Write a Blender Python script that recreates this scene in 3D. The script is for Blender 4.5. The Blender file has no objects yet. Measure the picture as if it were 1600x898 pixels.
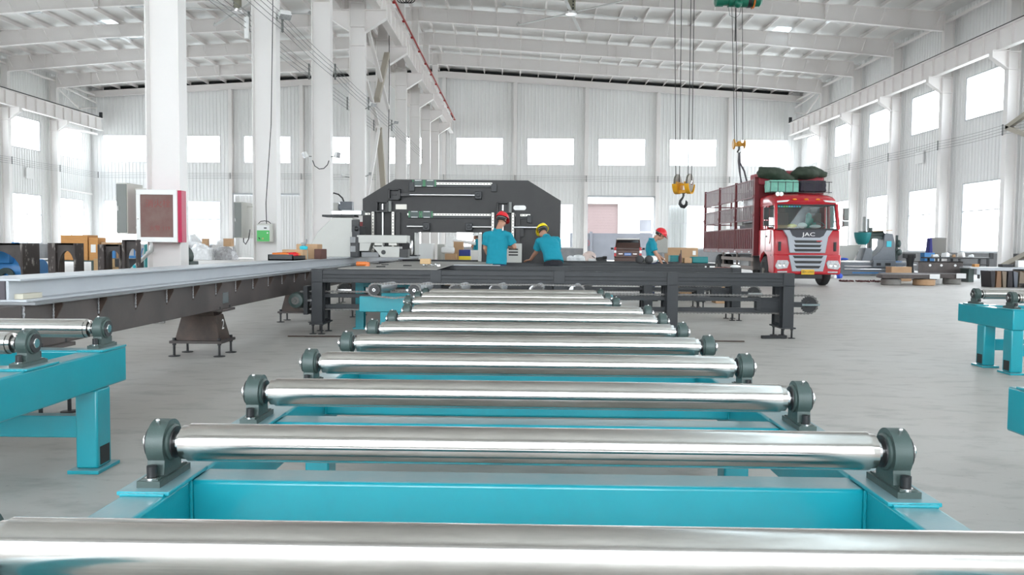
import bpy, bmesh, math, random
from mathutils import Vector, Matrix, Euler, noise as mnoise

# ------------------------------------------------------------------ camera
scene = bpy.context.scene
COL = scene.collection
cam_data = bpy.data.cameras.new('camera')
cam_data.sensor_width = 36.0
cam_data.lens = 28.69
cam_data.clip_start = 0.05
cam_data.clip_end = 400
camera = bpy.data.objects.new('camera', cam_data)
COL.objects.link(camera)
camera.matrix_world = Matrix(((0.999926, -0.008999, 0.008168, 0), (0.008616, 0.050912, -0.998666, 0), (0.008571, 0.998663, 0.050986, 1.25), (0, 0, 0, 1)))
scene.camera = camera

# ------------------------------------------------------------------ sky
world = bpy.data.worlds.new('overcast_sky')
scene.world = world
world.use_nodes = True
wn = world.node_tree.nodes
wl = world.node_tree.links
wn.clear()
w_out = wn.new('ShaderNodeOutputWorld')
w_bg = wn.new('ShaderNodeBackground')
w_tc = wn.new('ShaderNodeTexCoord')
w_sep = wn.new('ShaderNodeSeparateXYZ')
w_ramp = wn.new('ShaderNodeValToRGB')
w_ramp.color_ramp.elements[0].position = 0.0
w_ramp.color_ramp.elements[0].color = (0.95, 0.97, 1.0, 1)
w_ramp.color_ramp.elements[1].position = 0.7
w_ramp.color_ramp.elements[1].color = (0.80, 0.90, 1.0, 1)
wl.new(w_tc.outputs['Generated'], w_sep.inputs[0])
wl.new(w_sep.outputs['Z'], w_ramp.inputs[0])
wl.new(w_ramp.outputs[0], w_bg.inputs['Color'])
wl.new(w_bg.outputs[0], w_out.inputs[0])
w_bg.inputs['Strength'].default_value = 1.0

# ------------------------------------------------------------------ exposure and render quality
vs = scene.view_settings
vs.view_transform = 'Standard'
vs.look = 'None'
vs.gamma = 1.0
vs.use_curve_mapping = False
vs.exposure = 3.68
cy = scene.cycles
cy.max_bounces = 14
cy.diffuse_bounces = 8
cy.glossy_bounces = 5
cy.transmission_bounces = 6
cy.transparent_max_bounces = 12
cy.caustics_reflective = False
cy.caustics_refractive = False
cy.sample_clamp_indirect = 6.0
cy.use_denoising = True

# ------------------------------------------------------------------ hall dimensions (metres; the camera stands over x=0, y=0)
XL, XR, XM = -36.4, 23.7, -6.4          # left wall, right wall, ridge
YF, YB = 69.5, -10.0                    # far wall, wall behind
BAY0 = 15.2                             # first frame line in view, then every six metres
def roof_z(x):
    return 16.12 - 0.062 * abs(x - XM)

# portals: they guide daylight sampling through the window rows
def portal(loc, rot, sx, sy):
    l = bpy.data.lights.new('daylight_portal', 'AREA')
    l.shape = 'RECTANGLE'
    l.size, l.size_y = sx, sy
    l.cycles.is_portal = True
    o = bpy.data.objects.new('daylight_portal', l)
    o.location = loc
    o.rotation_euler = rot
    COL.objects.link(o)
H = math.pi / 2
for zc, zh in ((9.2, 2.4), (2.95, 3.7)):
    portal((XR + 0.3, 29.7, zc), (0, H, 0), zh, 79)
    portal((XL - 0.3, 29.7, zc), (0, -H, 0), zh, 79)
    portal((-6.4, YF + 0.3, zc), (-H, 0, 0), 60, zh)
portal((-6.4, YB - 0.3, 6.0), (H, 0, 0), 60, 11.0)

# ------------------------------------------------------------------ helpers
class MB:
    """collects shapes and links them as one mesh object"""
    def __init__(self):
        self.bm = bmesh.new()
    def box(self, c, s, rot=None, taper=None):
        x, y, z = s[0] / 2, s[1] / 2, s[2] / 2
        t = taper or (1, 1)
        co = [(-x, -y, -z), (x, -y, -z), (x, y, -z), (-x, y, -z),
              (-x * t[0], -y * t[1], z), (x * t[0], -y * t[1], z), (x * t[0], y * t[1], z), (-x * t[0], y * t[1], z)]
        m = Euler(rot).to_matrix() if rot is not None and not isinstance(rot, Matrix) else rot
        vs_ = []
        for p in co:
            v = Vector(p)
            if m is not None:
                v = m @ v
            vs_.append(self.bm.verts.new(v + Vector(c)))
        for f in ((3, 2, 1, 0), (4, 5, 6, 7), (0, 1, 5, 4), (1, 2, 6, 5), (2, 3, 7, 6), (3, 0, 4, 7)):
            self.bm.faces.new([vs_[i] for i in f])
        return self
    def bx(self, x0, x1, y0, y1, z0, z1):
        return self.box(((x0 + x1) / 2, (y0 + y1) / 2, (z0 + z1) / 2), (abs(x1 - x0), abs(y1 - y0), abs(z1 - z0)))
    def frame_of(self, d, up=(0, 0, 1)):
        d = Vector(d).normalized()
        u = Vector(up)
        if abs(d.dot(u)) > 0.99:
            u = Vector((0, 1, 0))
        a = d.cross(u).normalized()
        b = a.cross(d).normalized()
        return a, b, d
    def bar(self, p0, p1, w, h, up=(0, 0, 1)):
        p0, p1 = Vector(p0), Vector(p1)
        a, b, d = self.frame_of(p1 - p0, up)
        q = []
        for p in (p0, p1):
            for i, j in ((-1, -1), (1, -1), (1, 1), (-1, 1)):
                q.append(self.bm.verts.new(p + a * (i * w / 2) + b * (j * h / 2)))
        for f in ((3, 2, 1, 0), (4, 5, 6, 7), (0, 1, 5, 4), (1, 2, 6, 5), (2, 3, 7, 6), (3, 0, 4, 7)):
            self.bm.faces.new([q[i] for i in f])
        return self
    def ring(self, c, a, b, ra, rb, n, ph=0.0):
        return [self.bm.verts.new(c + a * (ra * math.cos(2 * math.pi * i / n + ph)) + b * (rb * math.sin(2 * math.pi * i / n + ph))) for i in range(n)]
    def skin_rings(self, rings, cap=True, closed=False):
        n = len(rings[0])
        pairs = list(zip(rings, rings[1:]))
        if closed:
            pairs.append((rings[-1], rings[0]))
        for r0, r1 in pairs:
            for i in range(n):
                j = (i + 1) % n
                self.bm.faces.new((r0[i], r0[j], r1[j], r1[i]))
        if cap and not closed:
            self.bm.faces.new(list(reversed(rings[0])))
            self.bm.faces.new(rings[-1])
        return self
    def cyl(self, p0, p1, r0, r1=None, n=16, cap=True):
        p0, p1 = Vector(p0), Vector(p1)
        r1 = r0 if r1 is None else r1
        a, b, d = self.frame_of(p1 - p0)
        return self.skin_rings([self.ring(p0, a, b, r0, r0, n), self.ring(p1, a, b, r1, r1, n)], cap)
    def lathe(self, base, d, prof, n=20, cap=True):
        """prof: list of (distance along d, radius)"""
        a, b, d = self.frame_of(d)
        base = Vector(base)
        return self.skin_rings([self.ring(base + d * t, a, b, max(r, 1e-4), max(r, 1e-4), n) for t, r in prof], cap)
    def annulus(self, base, d, t, r0, r1, n=24):
        a, b, d = self.frame_of(d)
        base = Vector(base)
        rs = [self.ring(base + d * q, a, b, r, r, n) for q, r in ((0, r0), (0, r1), (t, r1), (t, r0))]
        return self.skin_rings(rs, False, True)
    def tube(self, pts, r, n=8, cap=True):
        pts = [Vector(p) for p in pts]
        rr = r if isinstance(r, (list, tuple)) else [r] * len(pts)
        rings = []
        a = None
        for i, p in enumerate(pts):
            d = (pts[min(i + 1, len(pts) - 1)] - pts[max(i - 1, 0)]).normalized()
            if a is None:
                a, b, _ = self.frame_of(d)
            else:
                a = (a - d * a.dot(d)).normalized()
                b = d.cross(a) * -1
                b = a.cross(d).normalized()
            rings.append(self.ring(p, a, b, rr[i], rr[i], n))
        return self.skin_rings(rings, cap)
    def prism(self, pts, axis, a, b):
        """closed outline pts (2D) extruded along axis from a to b"""
        def P(u, v, w):
            return {'x': (w, u, v), 'y': (u, w, v), 'z': (u, v, w)}[axis]
        r0 = [self.bm.verts.new(P(u, v, a)) for u, v in pts]
        r1 = [self.bm.verts.new(P(u, v, b)) for u, v in pts]
        n = len(pts)
        for i in range(n):
            j = (i + 1) % n
            self.bm.faces.new((r0[i], r0[j], r1[j], r1[i]))
        self.bm.faces.new(list(reversed(r0)))
        self.bm.faces.new(r1)
        return self
    def ball(self, c, r, s=(1, 1, 1), u=14, v=9, rot=None):
        m = Matrix.Translation(Vector(c))
        if rot is not None:
            m = m @ Euler(rot).to_matrix().to_4x4()
        m = m @ Matrix.Diagonal((s[0] * r, s[1] * r, s[2] * r, 1))
        bmesh.ops.create_uvsphere(self.bm, u_segments=u, v_segments=v, radius=1, matrix=m)
        return self
    def quad(self, *ps):
        self.bm.faces.new([self.bm.verts.new(Vector(p)) for p in ps])
        return self
    def mesh(self, name, mat, smooth=True, angle=34, normals=True):
        if normals:
            bmesh.ops.recalc_face_normals(self.bm, faces=self.bm.faces)
        me = bpy.data.meshes.new(name)
        self.bm.to_mesh(me)
        self.bm.free()
        me.materials.append(mat)
        if smooth:
            me.polygons.foreach_set('use_smooth', [True] * len(me.polygons))
            me.set_sharp_from_angle(angle=math.radians(angle))
        return me
    def clusters(self, gap=0.004):
        """groups of connected shapes that touch or overlap"""
        seen, isl = set(), []
        for v0 in self.bm.verts:
            if v0 in seen: continue
            st, grp = [v0], []
            seen.add(v0)
            while st:
                v = st.pop(); grp.append(v)
                for e in v.link_edges:
                    w = e.other_vert(v)
                    if w not in seen: seen.add(w); st.append(w)
            isl.append(grp)
        if len(isl) < 2 or len(isl) > 60: return [self.bm.verts[:]]
        bb = [([min(v.co[i] for v in g) - gap for i in range(3)], [max(v.co[i] for v in g) + gap for i in range(3)]) for g in isl]
        root = list(range(len(isl)))
        def find(i):
            while root[i] != i: i = root[i]
            return i
        for i in range(len(isl)):
            for j in range(i):
                if all(bb[i][0][k] <= bb[j][1][k] and bb[j][0][k] <= bb[i][1][k] for k in range(3)): root[find(i)] = find(j)
        out = {}
        for i, g in enumerate(isl): out.setdefault(find(i), []).extend(g)
        return list(out.values())
    def build(self, name, mat, parent=None, loc=(0, 0, 0), rz=0.0, bevel=0.0, smooth=True, angle=34, normals=True, split=True):
        if split and parent is not None:
            cl = self.clusters()
            if len(cl) > 1:                     # pieces that lie apart become parts of their own
                first = None
                for g in cl:
                    keep = set(g)
                    sub = MB()
                    sub.bm.free()
                    sub.bm = self.bm.copy()
                    self.bm.verts.index_update()
                    idx = {v.index for v in keep}
                    sub.bm.verts.ensure_lookup_table()
                    bmesh.ops.delete(sub.bm, geom=[v for i, v in enumerate(sub.bm.verts) if i not in idx], context='VERTS')
                    o = sub.build(name, mat, parent, loc, rz, bevel, smooth, angle, normals, False)
                    first = first or o
                self.bm.free()
                return first
        return link(name, self.mesh(name, mat, smooth, angle, normals), parent, loc, rz, bevel)

def link(name, me, parent=None, loc=(0, 0, 0), rz=0.0, bevel=0.0):
    o = bpy.data.objects.new(name, me)
    COL.objects.link(o)
    o.location = loc
    o.rotation_euler = (0, 0, rz)
    if parent is not None:
        o.parent = parent
    if bevel:
        b = o.modifiers.new('bevel', 'BEVEL')
        b.width = bevel
        b.segments = 2
        b.limit_method = 'ANGLE'
        b.angle_limit = math.radians(40)
    return o

def tag(o, label=None, cat=None, group=None, kind=None):
    if label: o['label'] = label
    if cat: o['category'] = cat
    if group: o['group'] = group
    if kind: o['kind'] = kind
    return o

def thing(name, label, cat, loc=(0, 0, 0), rz=0.0, group=None):
    o = bpy.data.objects.new(name, None)
    o.empty_display_size = 0.2
    COL.objects.link(o)
    o.location = loc
    o.rotation_euler = (0, 0, rz)
    return tag(o, label, cat, group)

def structure(o):
    o['kind'] = 'structure'
    return o

def copy_tree(o, parent=None):
    c = o.copy()
    COL.objects.link(c)
    c.parent = parent
    for ch in list(o.children):
        copy_tree(ch, c)
    return c

def h_section(mb, p0, p1, w, d, tf=0.012, tw=0.01, wide=(1, 0, 0)):
    """H beam from p0 to p1; flanges w wide, d apart along 'wide' x axis"""
    p0, p1 = Vector(p0), Vector(p1)
    ax = (p1 - p0).normalized()
    a = Vector(wide)
    a = (a - ax * a.dot(ax)).normalized()
    mb.bar(p0, p1, tw, d - 2 * tf, up=a)
    for s in (-1, 1):
        off = a * (s * (d / 2 - tf / 2))
        mb.bar(p0 + off, p1 + off, w, tf, up=a)
    return mb

# ------------------------------------------------------------------ materials
def mat(name, color, rough=0.5, metal=0.0, color2=None, nscale=6.0, contrast=0.35, bump=0.0, bscale=40.0,
        stretch=(1, 1, 1), rough2=None, spec=0.5, emit=0.0, coat=0.0, mid=0.5, dust_sheen=None):
    m = bpy.data.materials.new(name)
    m.use_nodes = True
    nt = m.node_tree
    b = nt.nodes['Principled BSDF']
    b.inputs['Base Color'].default_value = (*color, 1)
    b.inputs['Roughness'].default_value = rough
    b.inputs['Metallic'].default_value = metal
    b.inputs['Specular IOR Level'].default_value = spec
    if coat:
        b.inputs['Coat Weight'].default_value = coat
        b.inputs['Coat Roughness'].default_value = 0.08
    if emit:
        b.inputs['Emission Color'].default_value = (*color, 1)
        b.inputs['Emission Strength'].default_value = emit
    if color2 is not None or bump or rough2 is not None:
        tc = nt.nodes.new('ShaderNodeTexCoord')
        mp = nt.nodes.new('ShaderNodeMapping')
        mp.inputs['Scale'].default_value = stretch
        nt.links.new(tc.outputs['Object'], mp.inputs['Vector'])
        nz = nt.nodes.new('ShaderNodeTexNoise')
        nz.inputs['Scale'].default_value = nscale
        nz.inputs['Detail'].default_value = 7
        nz.inputs['Roughness'].default_value = 0.62
        nt.links.new(mp.outputs[0], nz.inputs['Vector'])
        if color2 is not None:
            rp = nt.nodes.new('ShaderNodeValToRGB')
            rp.color_ramp.elements[0].position = mid - contrast / 2
            rp.color_ramp.elements[1].position = mid + contrast / 2
            rp.color_ramp.elements[0].color = (*color, 1)
            rp.color_ramp.elements[1].color = (*color2, 1)
            nt.links.new(nz.outputs['Fac'], rp.inputs[0])
            nt.links.new(rp.outputs[0], b.inputs['Base Color'])
        if dust_sheen:  # greys upward faces: settled dust plus a grazing sheen put into the colour
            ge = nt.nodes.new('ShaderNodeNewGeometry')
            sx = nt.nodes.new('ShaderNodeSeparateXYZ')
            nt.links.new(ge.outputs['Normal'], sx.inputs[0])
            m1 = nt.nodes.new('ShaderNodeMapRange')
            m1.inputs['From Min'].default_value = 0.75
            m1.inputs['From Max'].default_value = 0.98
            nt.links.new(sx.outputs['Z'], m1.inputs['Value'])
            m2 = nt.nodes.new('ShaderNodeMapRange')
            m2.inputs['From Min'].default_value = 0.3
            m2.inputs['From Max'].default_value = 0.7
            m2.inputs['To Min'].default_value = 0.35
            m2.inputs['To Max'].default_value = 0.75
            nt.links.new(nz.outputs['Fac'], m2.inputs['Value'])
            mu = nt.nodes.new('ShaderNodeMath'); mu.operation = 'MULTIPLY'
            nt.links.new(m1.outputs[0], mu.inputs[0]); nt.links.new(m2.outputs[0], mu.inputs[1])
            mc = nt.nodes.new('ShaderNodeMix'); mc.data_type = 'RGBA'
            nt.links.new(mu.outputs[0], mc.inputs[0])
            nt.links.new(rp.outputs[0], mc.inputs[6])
            mc.inputs[7].default_value = (*dust_sheen, 1)
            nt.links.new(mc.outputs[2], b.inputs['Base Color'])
        if rough2 is not None:
            mr = nt.nodes.new('ShaderNodeMapRange')
            mr.inputs['From Min'].default_value = 0.3
            mr.inputs['From Max'].default_value = 0.7
            mr.inputs['To Min'].default_value = rough
            mr.inputs['To Max'].default_value = rough2
            nt.links.new(nz.outputs['Fac'], mr.inputs['Value'])
            nt.links.new(mr.outputs[0], b.inputs['Roughness'])
        if bump:
            n2 = nt.nodes.new('ShaderNodeTexNoise')
            n2.inputs['Scale'].default_value = bscale
            n2.inputs['Detail'].default_value = 5
            nt.links.new(mp.outputs[0], n2.inputs['Vector'])
            bp = nt.nodes.new('ShaderNodeBump')
            bp.inputs['Strength'].default_value = bump
            bp.inputs['Distance'].default_value = 0.01
            nt.links.new(n2.outputs['Fac'], bp.inputs['Height'])
            nt.links.new(bp.outputs[0], b.inputs['Normal'])
    return m

def glass_mat(name, tint=(1, 1, 1), gloss=0.06, dirt=0.0):
    m = bpy.data.materials.new(name)
    m.use_nodes = True
    nt = m.node_tree
    nt.nodes.clear()
    out = nt.nodes.new('ShaderNodeOutputMaterial')
    tr = nt.nodes.new('ShaderNodeBsdfTransparent')
    tr.inputs[0].default_value = (*tint, 1)
    gl = nt.nodes.new('ShaderNodeBsdfGlossy')
    gl.inputs['Roughness'].default_value = 0.02
    mx = nt.nodes.new('ShaderNodeMixShader')
    lw = nt.nodes.new('ShaderNodeLayerWeight')
    lw.inputs['Blend'].default_value = 0.25
    mu = nt.nodes.new('ShaderNodeMath')
    mu.operation = 'MULTIPLY_ADD'
    mu.inputs[1].default_value = 0.5
    mu.inputs[2].default_value = gloss
    nt.links.new(lw.outputs['Fresnel'], mu.inputs[0])
    nt.links.new(mu.outputs[0], mx.inputs[0])
    nt.links.new(tr.outputs[0], mx.inputs[1])
    nt.links.new(gl.outputs[0], mx.inputs[2])
    last = mx
    if dirt:
        df = nt.nodes.new('ShaderNodeBsdfDiffuse')
        df.inputs[0].default_value = (0.75, 0.78, 0.78, 1)
        m2 = nt.nodes.new('ShaderNodeMixShader')
        m2.inputs[0].default_value = dirt
        nt.links.new(mx.outputs[0], m2.inputs[1])
        nt.links.new(df.outputs[0], m2.inputs[2])
        last = m2
    nt.links.new(last.outputs[0], out.inputs[0])
    return m

TEAL = mat('teal_paint', (0.002, 0.24, 0.292), 0.32, 0, (0.003, 0.275, 0.335), 5, 0.6, 0.03, 60, coat=0.35, dust_sheen=(0.30, 0.32, 0.315))
DARKGREY = mat('dark_grey_paint', (0.029, 0.031, 0.034), 0.42, 0, (0.040, 0.042, 0.045), 4, 0.6, 0.04, 90, spec=0.3)
GANTRY = mat('gantry_paint', (0.038, 0.037, 0.038), 0.5, 0, (0.050, 0.049, 0.049), 2.5, 0.6, 0.05, 120, spec=0.3)
CAST = mat('cast_iron_green_grey', (0.036, 0.058, 0.053), 0.45, 0, (0.047, 0.073, 0.067), 12, 0.6, 0.08, 150)
BLACK = mat('black_oxide', (0.012, 0.012, 0.013), 0.45)
RUBBER = mat('black_rubber', (0.016, 0.016, 0.017), 0.75, 0, (0.03, 0.03, 0.03), 14, 0.5)
CHROME = mat('bright_steel', (0.72, 0.71, 0.70), 0.18, 1.0)
ZINC = mat('zinc_plated', (0.62, 0.63, 0.64), 0.33, 1.0)
GREYSTEEL = mat('grey_steel', (0.17, 0.175, 0.18), 0.45, 0.3, (0.21, 0.215, 0.22), 5, 0.5)
CHAIN = mat('chain_steel', (0.10, 0.097, 0.092), 0.45, 0.6, (0.17, 0.163, 0.155), 30, 0.5)
MILL = mat('hot_rolled_steel', (0.046, 0.038, 0.036), 0.48, 0.2, (0.108, 0.089, 0.083), 2.6, 0.45, 0.06, 30, rough2=0.65)
RUSTY = mat('rusty_steel', (0.034, 0.024, 0.020), 0.6, 0.1, (0.085, 0.055, 0.042), 5, 0.4, 0.1, 40)
WELD = mat('bright_weld', (0.42, 0.42, 0.43), 0.4, 0.7, (0.2, 0.19, 0.19), 60, 0.3, 0.5, 120)
RAILPAINT = mat('light_grey_primer', (0.40, 0.42, 0.45), 0.4, 0, (0.46, 0.48, 0.50), 3, 0.6)
MACHWHITE = mat('machine_ivory', (0.44, 0.44, 0.41), 0.38, 0, (0.48, 0.48, 0.45), 3, 0.6)
COLWHITE = mat('column_white_paint', (0.78, 0.755, 0.74), 0.42, 0, (0.81, 0.785, 0.77), 1.2, 0.7)
STEELWHITE = mat('rafter_white_paint', (0.80, 0.765, 0.75), 0.45, 0, (0.83, 0.80, 0.785), 1.0, 0.7)
PANEL = mat('wall_sheet', (0.79, 0.79, 0.785), 0.4, 0, (0.82, 0.82, 0.815), 0.35, 0.6)
ROOFSHEET = mat('roof_foil', (0.72, 0.715, 0.70), 0.38, 0.12, (0.78, 0.775, 0.765), 0.8, 0.5, 0.25, 5, stretch=(1, 0.15, 1))
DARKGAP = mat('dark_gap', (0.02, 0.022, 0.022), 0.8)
BLOCKWALL = mat('grey_block', (0.20, 0.205, 0.215), 0.85, 0, (0.30, 0.30, 0.31), 1.6, 0.5, 0.3, 20)
FRAMEW = mat('window_frame_white', (0.72, 0.73, 0.74), 0.4)
FRAMEG = mat('window_frame_grey', (0.50, 0.52, 0.54), 0.4)
SKYSHEET = glass_mat('translucent_sheet', (0.42, 0.47, 0.47), 0.03, 0.25)
PANE = glass_mat('window_glass', (0.96, 0.98, 0.98), 0.03, 0.02)
WINDSHIELD = glass_mat('windscreen_glass', (0.62, 0.72, 0.70), 0.08)
RED = mat('truck_red', (0.42, 0.008, 0.018), 0.25, 0, (0.47, 0.012, 0.022), 3, 0.5, coat=0.2)
DARKRED = mat('cargo_dark_red', (0.11, 0.012, 0.016), 0.5, 0, (0.16, 0.02, 0.024), 5, 0.5)
FIRERED = mat('fire_box_red', (0.45, 0.006, 0.06), 0.35)
CONDRED = mat('conductor_red', (0.42, 0.03, 0.025), 0.45)
SILVER = mat('silver_plastic', (0.36, 0.38, 0.42), 0.35, 0.3)
WHITE = mat('white_plastic', (0.78, 0.78, 0.77), 0.4)
WRAP = mat('plastic_film', (0.70, 0.71, 0.72), 0.15, 0, (0.84, 0.85, 0.86), 7, 0.4, 0.8, 9)
FILMGREY = mat('grey_plastic_film', (0.28, 0.27, 0.27), 0.25, 0, (0.50, 0.50, 0.51), 6, 0.4, 0.8, 9)
CARD = mat('cardboard', (0.42, 0.26, 0.14), 0.8, 0, (0.50, 0.32, 0.19), 3, 0.6)
WOOD = mat('pale_plywood', (0.55, 0.36, 0.18), 0.6, 0, (0.62, 0.42, 0.22), 4, 0.5, stretch=(1, 1, 8))
ORANGEWOOD = mat('orange_plywood', (0.50, 0.22, 0.06), 0.6, 0, (0.58, 0.29, 0.09), 4, 0.5, stretch=(1, 1, 6))
ORANGE = mat('orange_plastic', (0.62, 0.16, 0.025), 0.4)
YELLOW = mat('hoist_yellow', (0.75, 0.38, 0.01), 0.38, 0, (0.70, 0.33, 0.01), 8, 0.5)
HELMY = mat('helmet_yellow', (0.85, 0.68, 0.02), 0.3)
HELMR = mat('helmet_red', (0.62, 0.01, 0.02), 0.28)
HOISTGREEN = mat('hoist_green', (0.004, 0.14, 0.085), 0.35)
BLUE = mat('motor_blue', (0.03, 0.17, 0.42), 0.4, 0, (0.04, 0.21, 0.48), 6, 0.5)
BLUECLOTH = mat('blue_cloth', (0.04, 0.10, 0.55), 0.8)
AQUA = mat('aqua_plastic', (0.03, 0.50, 0.62), 0.35)
MINT = mat('mint_bag', (0.16, 0.47, 0.36), 0.5, 0, (0.22, 0.55, 0.44), 7, 0.4, 0.5, 9)
TARP = mat('dark_green_tarp', (0.022, 0.035, 0.022), 0.75, 0, (0.045, 0.062, 0.04), 5, 0.4, 0.6, 8)
NAVYBAG = mat('navy_bag', (0.025, 0.022, 0.035), 0.7)
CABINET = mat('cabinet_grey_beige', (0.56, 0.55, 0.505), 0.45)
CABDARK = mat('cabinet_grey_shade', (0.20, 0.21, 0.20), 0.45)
GREEN = mat('panel_green', (0.09, 0.50, 0.13), 0.4)
SHIRT = mat('teal_shirt', (0.002, 0.22, 0.30), 0.85, 0, (0.003, 0.25, 0.335), 5, 0.6, 0.25, 18)
TROUSERS = mat('black_trousers', (0.010, 0.011, 0.016), 0.85, 0, (0.018, 0.018, 0.024), 8, 0.5, 0.3, 20)
NAVY = mat('navy_trousers', (0.012, 0.022, 0.06), 0.85, 0, (0.018, 0.03, 0.075), 8, 0.5, 0.3, 20)
SKIN = mat('skin', (0.40, 0.20, 0.13), 0.55, 0, (0.45, 0.235, 0.155), 9, 0.6)
HAIR = mat('black_hair', (0.010, 0.009, 0.008), 0.6)
VANBROWN = mat('van_brown', (0.065, 0.032, 0.025), 0.25, 0.3, coat=0.15)
DARKGLASS = mat('dark_glass', (0.012, 0.012, 0.014), 0.06)
LAMPRED = mat('lamp_red', (0.55, 0.01, 0.015), 0.2)
LAMPORANGE = mat('lamp_orange', (0.85, 0.25, 0.01), 0.3)
LAMPCLEAR = mat('lamp_clear', (0.70, 0.71, 0.72), 0.12, 0.4, (0.45, 0.46, 0.48), 16, 0.3)
PLATEYELLOW = mat('plate_yellow', (0.78, 0.46, 0.02), 0.4)
PLATEBLUE = mat('plate_blue', (0.05, 0.22, 0.65), 0.4)
SHUTTER = mat('shutter_pink_grey', (0.125, 0.088, 0.084), 0.5)
OUTWHITE = mat('outside_white_wall', (0.62, 0.61, 0.58), 0.8)
OUTGREY = mat('outside_grey_wall', (0.060, 0.061, 0.068), 0.9, 0, (0.078, 0.078, 0.086), 1.2, 0.6)
OUTGROUND = mat('outside_paving', (0.56, 0.55, 0.52), 0.9)
GRAFFITI = mat('red_paint', (0.12, 0.025, 0.03), 0.8)
CHALK = mat('chalk', (0.75, 0.74, 0.72), 0.9)
TEAL2 = mat('teal_bench', (0.01, 0.19, 0.20), 0.4)
LATHE = mat('machine_tool_grey', (0.14, 0.155, 0.175), 0.42, 0, (0.17, 0.185, 0.205), 6, 0.5)
STONE = mat('concrete_block', (0.20, 0.19, 0.18), 0.9, 0, (0.28, 0.27, 0.25), 7, 0.5, 0.3, 30)
CABLE = mat('cable_black', (0.018, 0.018, 0.018), 0.5)
WIRE = mat('conductor_wire', (0.17, 0.17, 0.175), 0.45, 0.3)
GALV = mat('galvanised_pipe', (0.55, 0.56, 0.55), 0.4, 0.6)
BRACE = mat('bare_primer_brace', (0.40, 0.36, 0.30), 0.6)
PORC = mat('insulator_dark', (0.06, 0.06, 0.065), 0.3)

# brushed roller tube: fine turned rings along x plus smudges
def roller_mat():
    m = bpy.data.materials.new('turned_steel')
    m.use_nodes = True
    nt = m.node_tree
    b = nt.nodes['Principled BSDF']
    b.inputs['Metallic'].default_value = 1.0
    tc = nt.nodes.new('ShaderNodeTexCoord')
    mp = nt.nodes.new('ShaderNodeMapping')
    mp.inputs['Scale'].default_value = (1.4, 9, 9)
    nt.links.new(tc.outputs['Object'], mp.inputs['Vector'])
    n1 = nt.nodes.new('ShaderNodeTexNoise')
    n1.inputs['Scale'].default_value = 2.2
    n1.inputs['Detail'].default_value = 8
    n1.inputs['Roughness'].default_value = 0.65
    nt.links.new(mp.outputs[0], n1.inputs['Vector'])
    rp = nt.nodes.new('ShaderNodeValToRGB')
    rp.color_ramp.elements[0].position = 0.30
    rp.color_ramp.elements[0].color = (0.47, 0.445, 0.415, 1)
    rp.color_ramp.elements[1].position = 0.62
    rp.color_ramp.elements[1].color = (0.645, 0.62, 0.59, 1)
    nt.links.new(n1.outputs['Fac'], rp.inputs[0])
    nt.links.new(rp.outputs[0], b.inputs['Base Color'])
    mr = nt.nodes.new('ShaderNodeMapRange')
    mr.inputs['From Min'].default_value = 0.3
    mr.inputs['From Max'].default_value = 0.7
    mr.inputs['To Min'].default_value = 0.24
    mr.inputs['To Max'].default_value = 0.13
    nt.links.new(n1.outputs['Fac'], mr.inputs['Value'])
    nt.links.new(mr.outputs[0], b.inputs['Roughness'])
    b.inputs['Anisotropic'].default_value = 0.75
    b.inputs['Anisotropic Rotation'].default_value = 0.25
    tg = nt.nodes.new('ShaderNodeTangent')
    tg.direction_type = 'RADIAL'
    tg.axis = 'X'
    nt.links.new(tg.outputs[0], b.inputs['Tangent'])
    return m
ROLLER = roller_mat()

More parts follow.
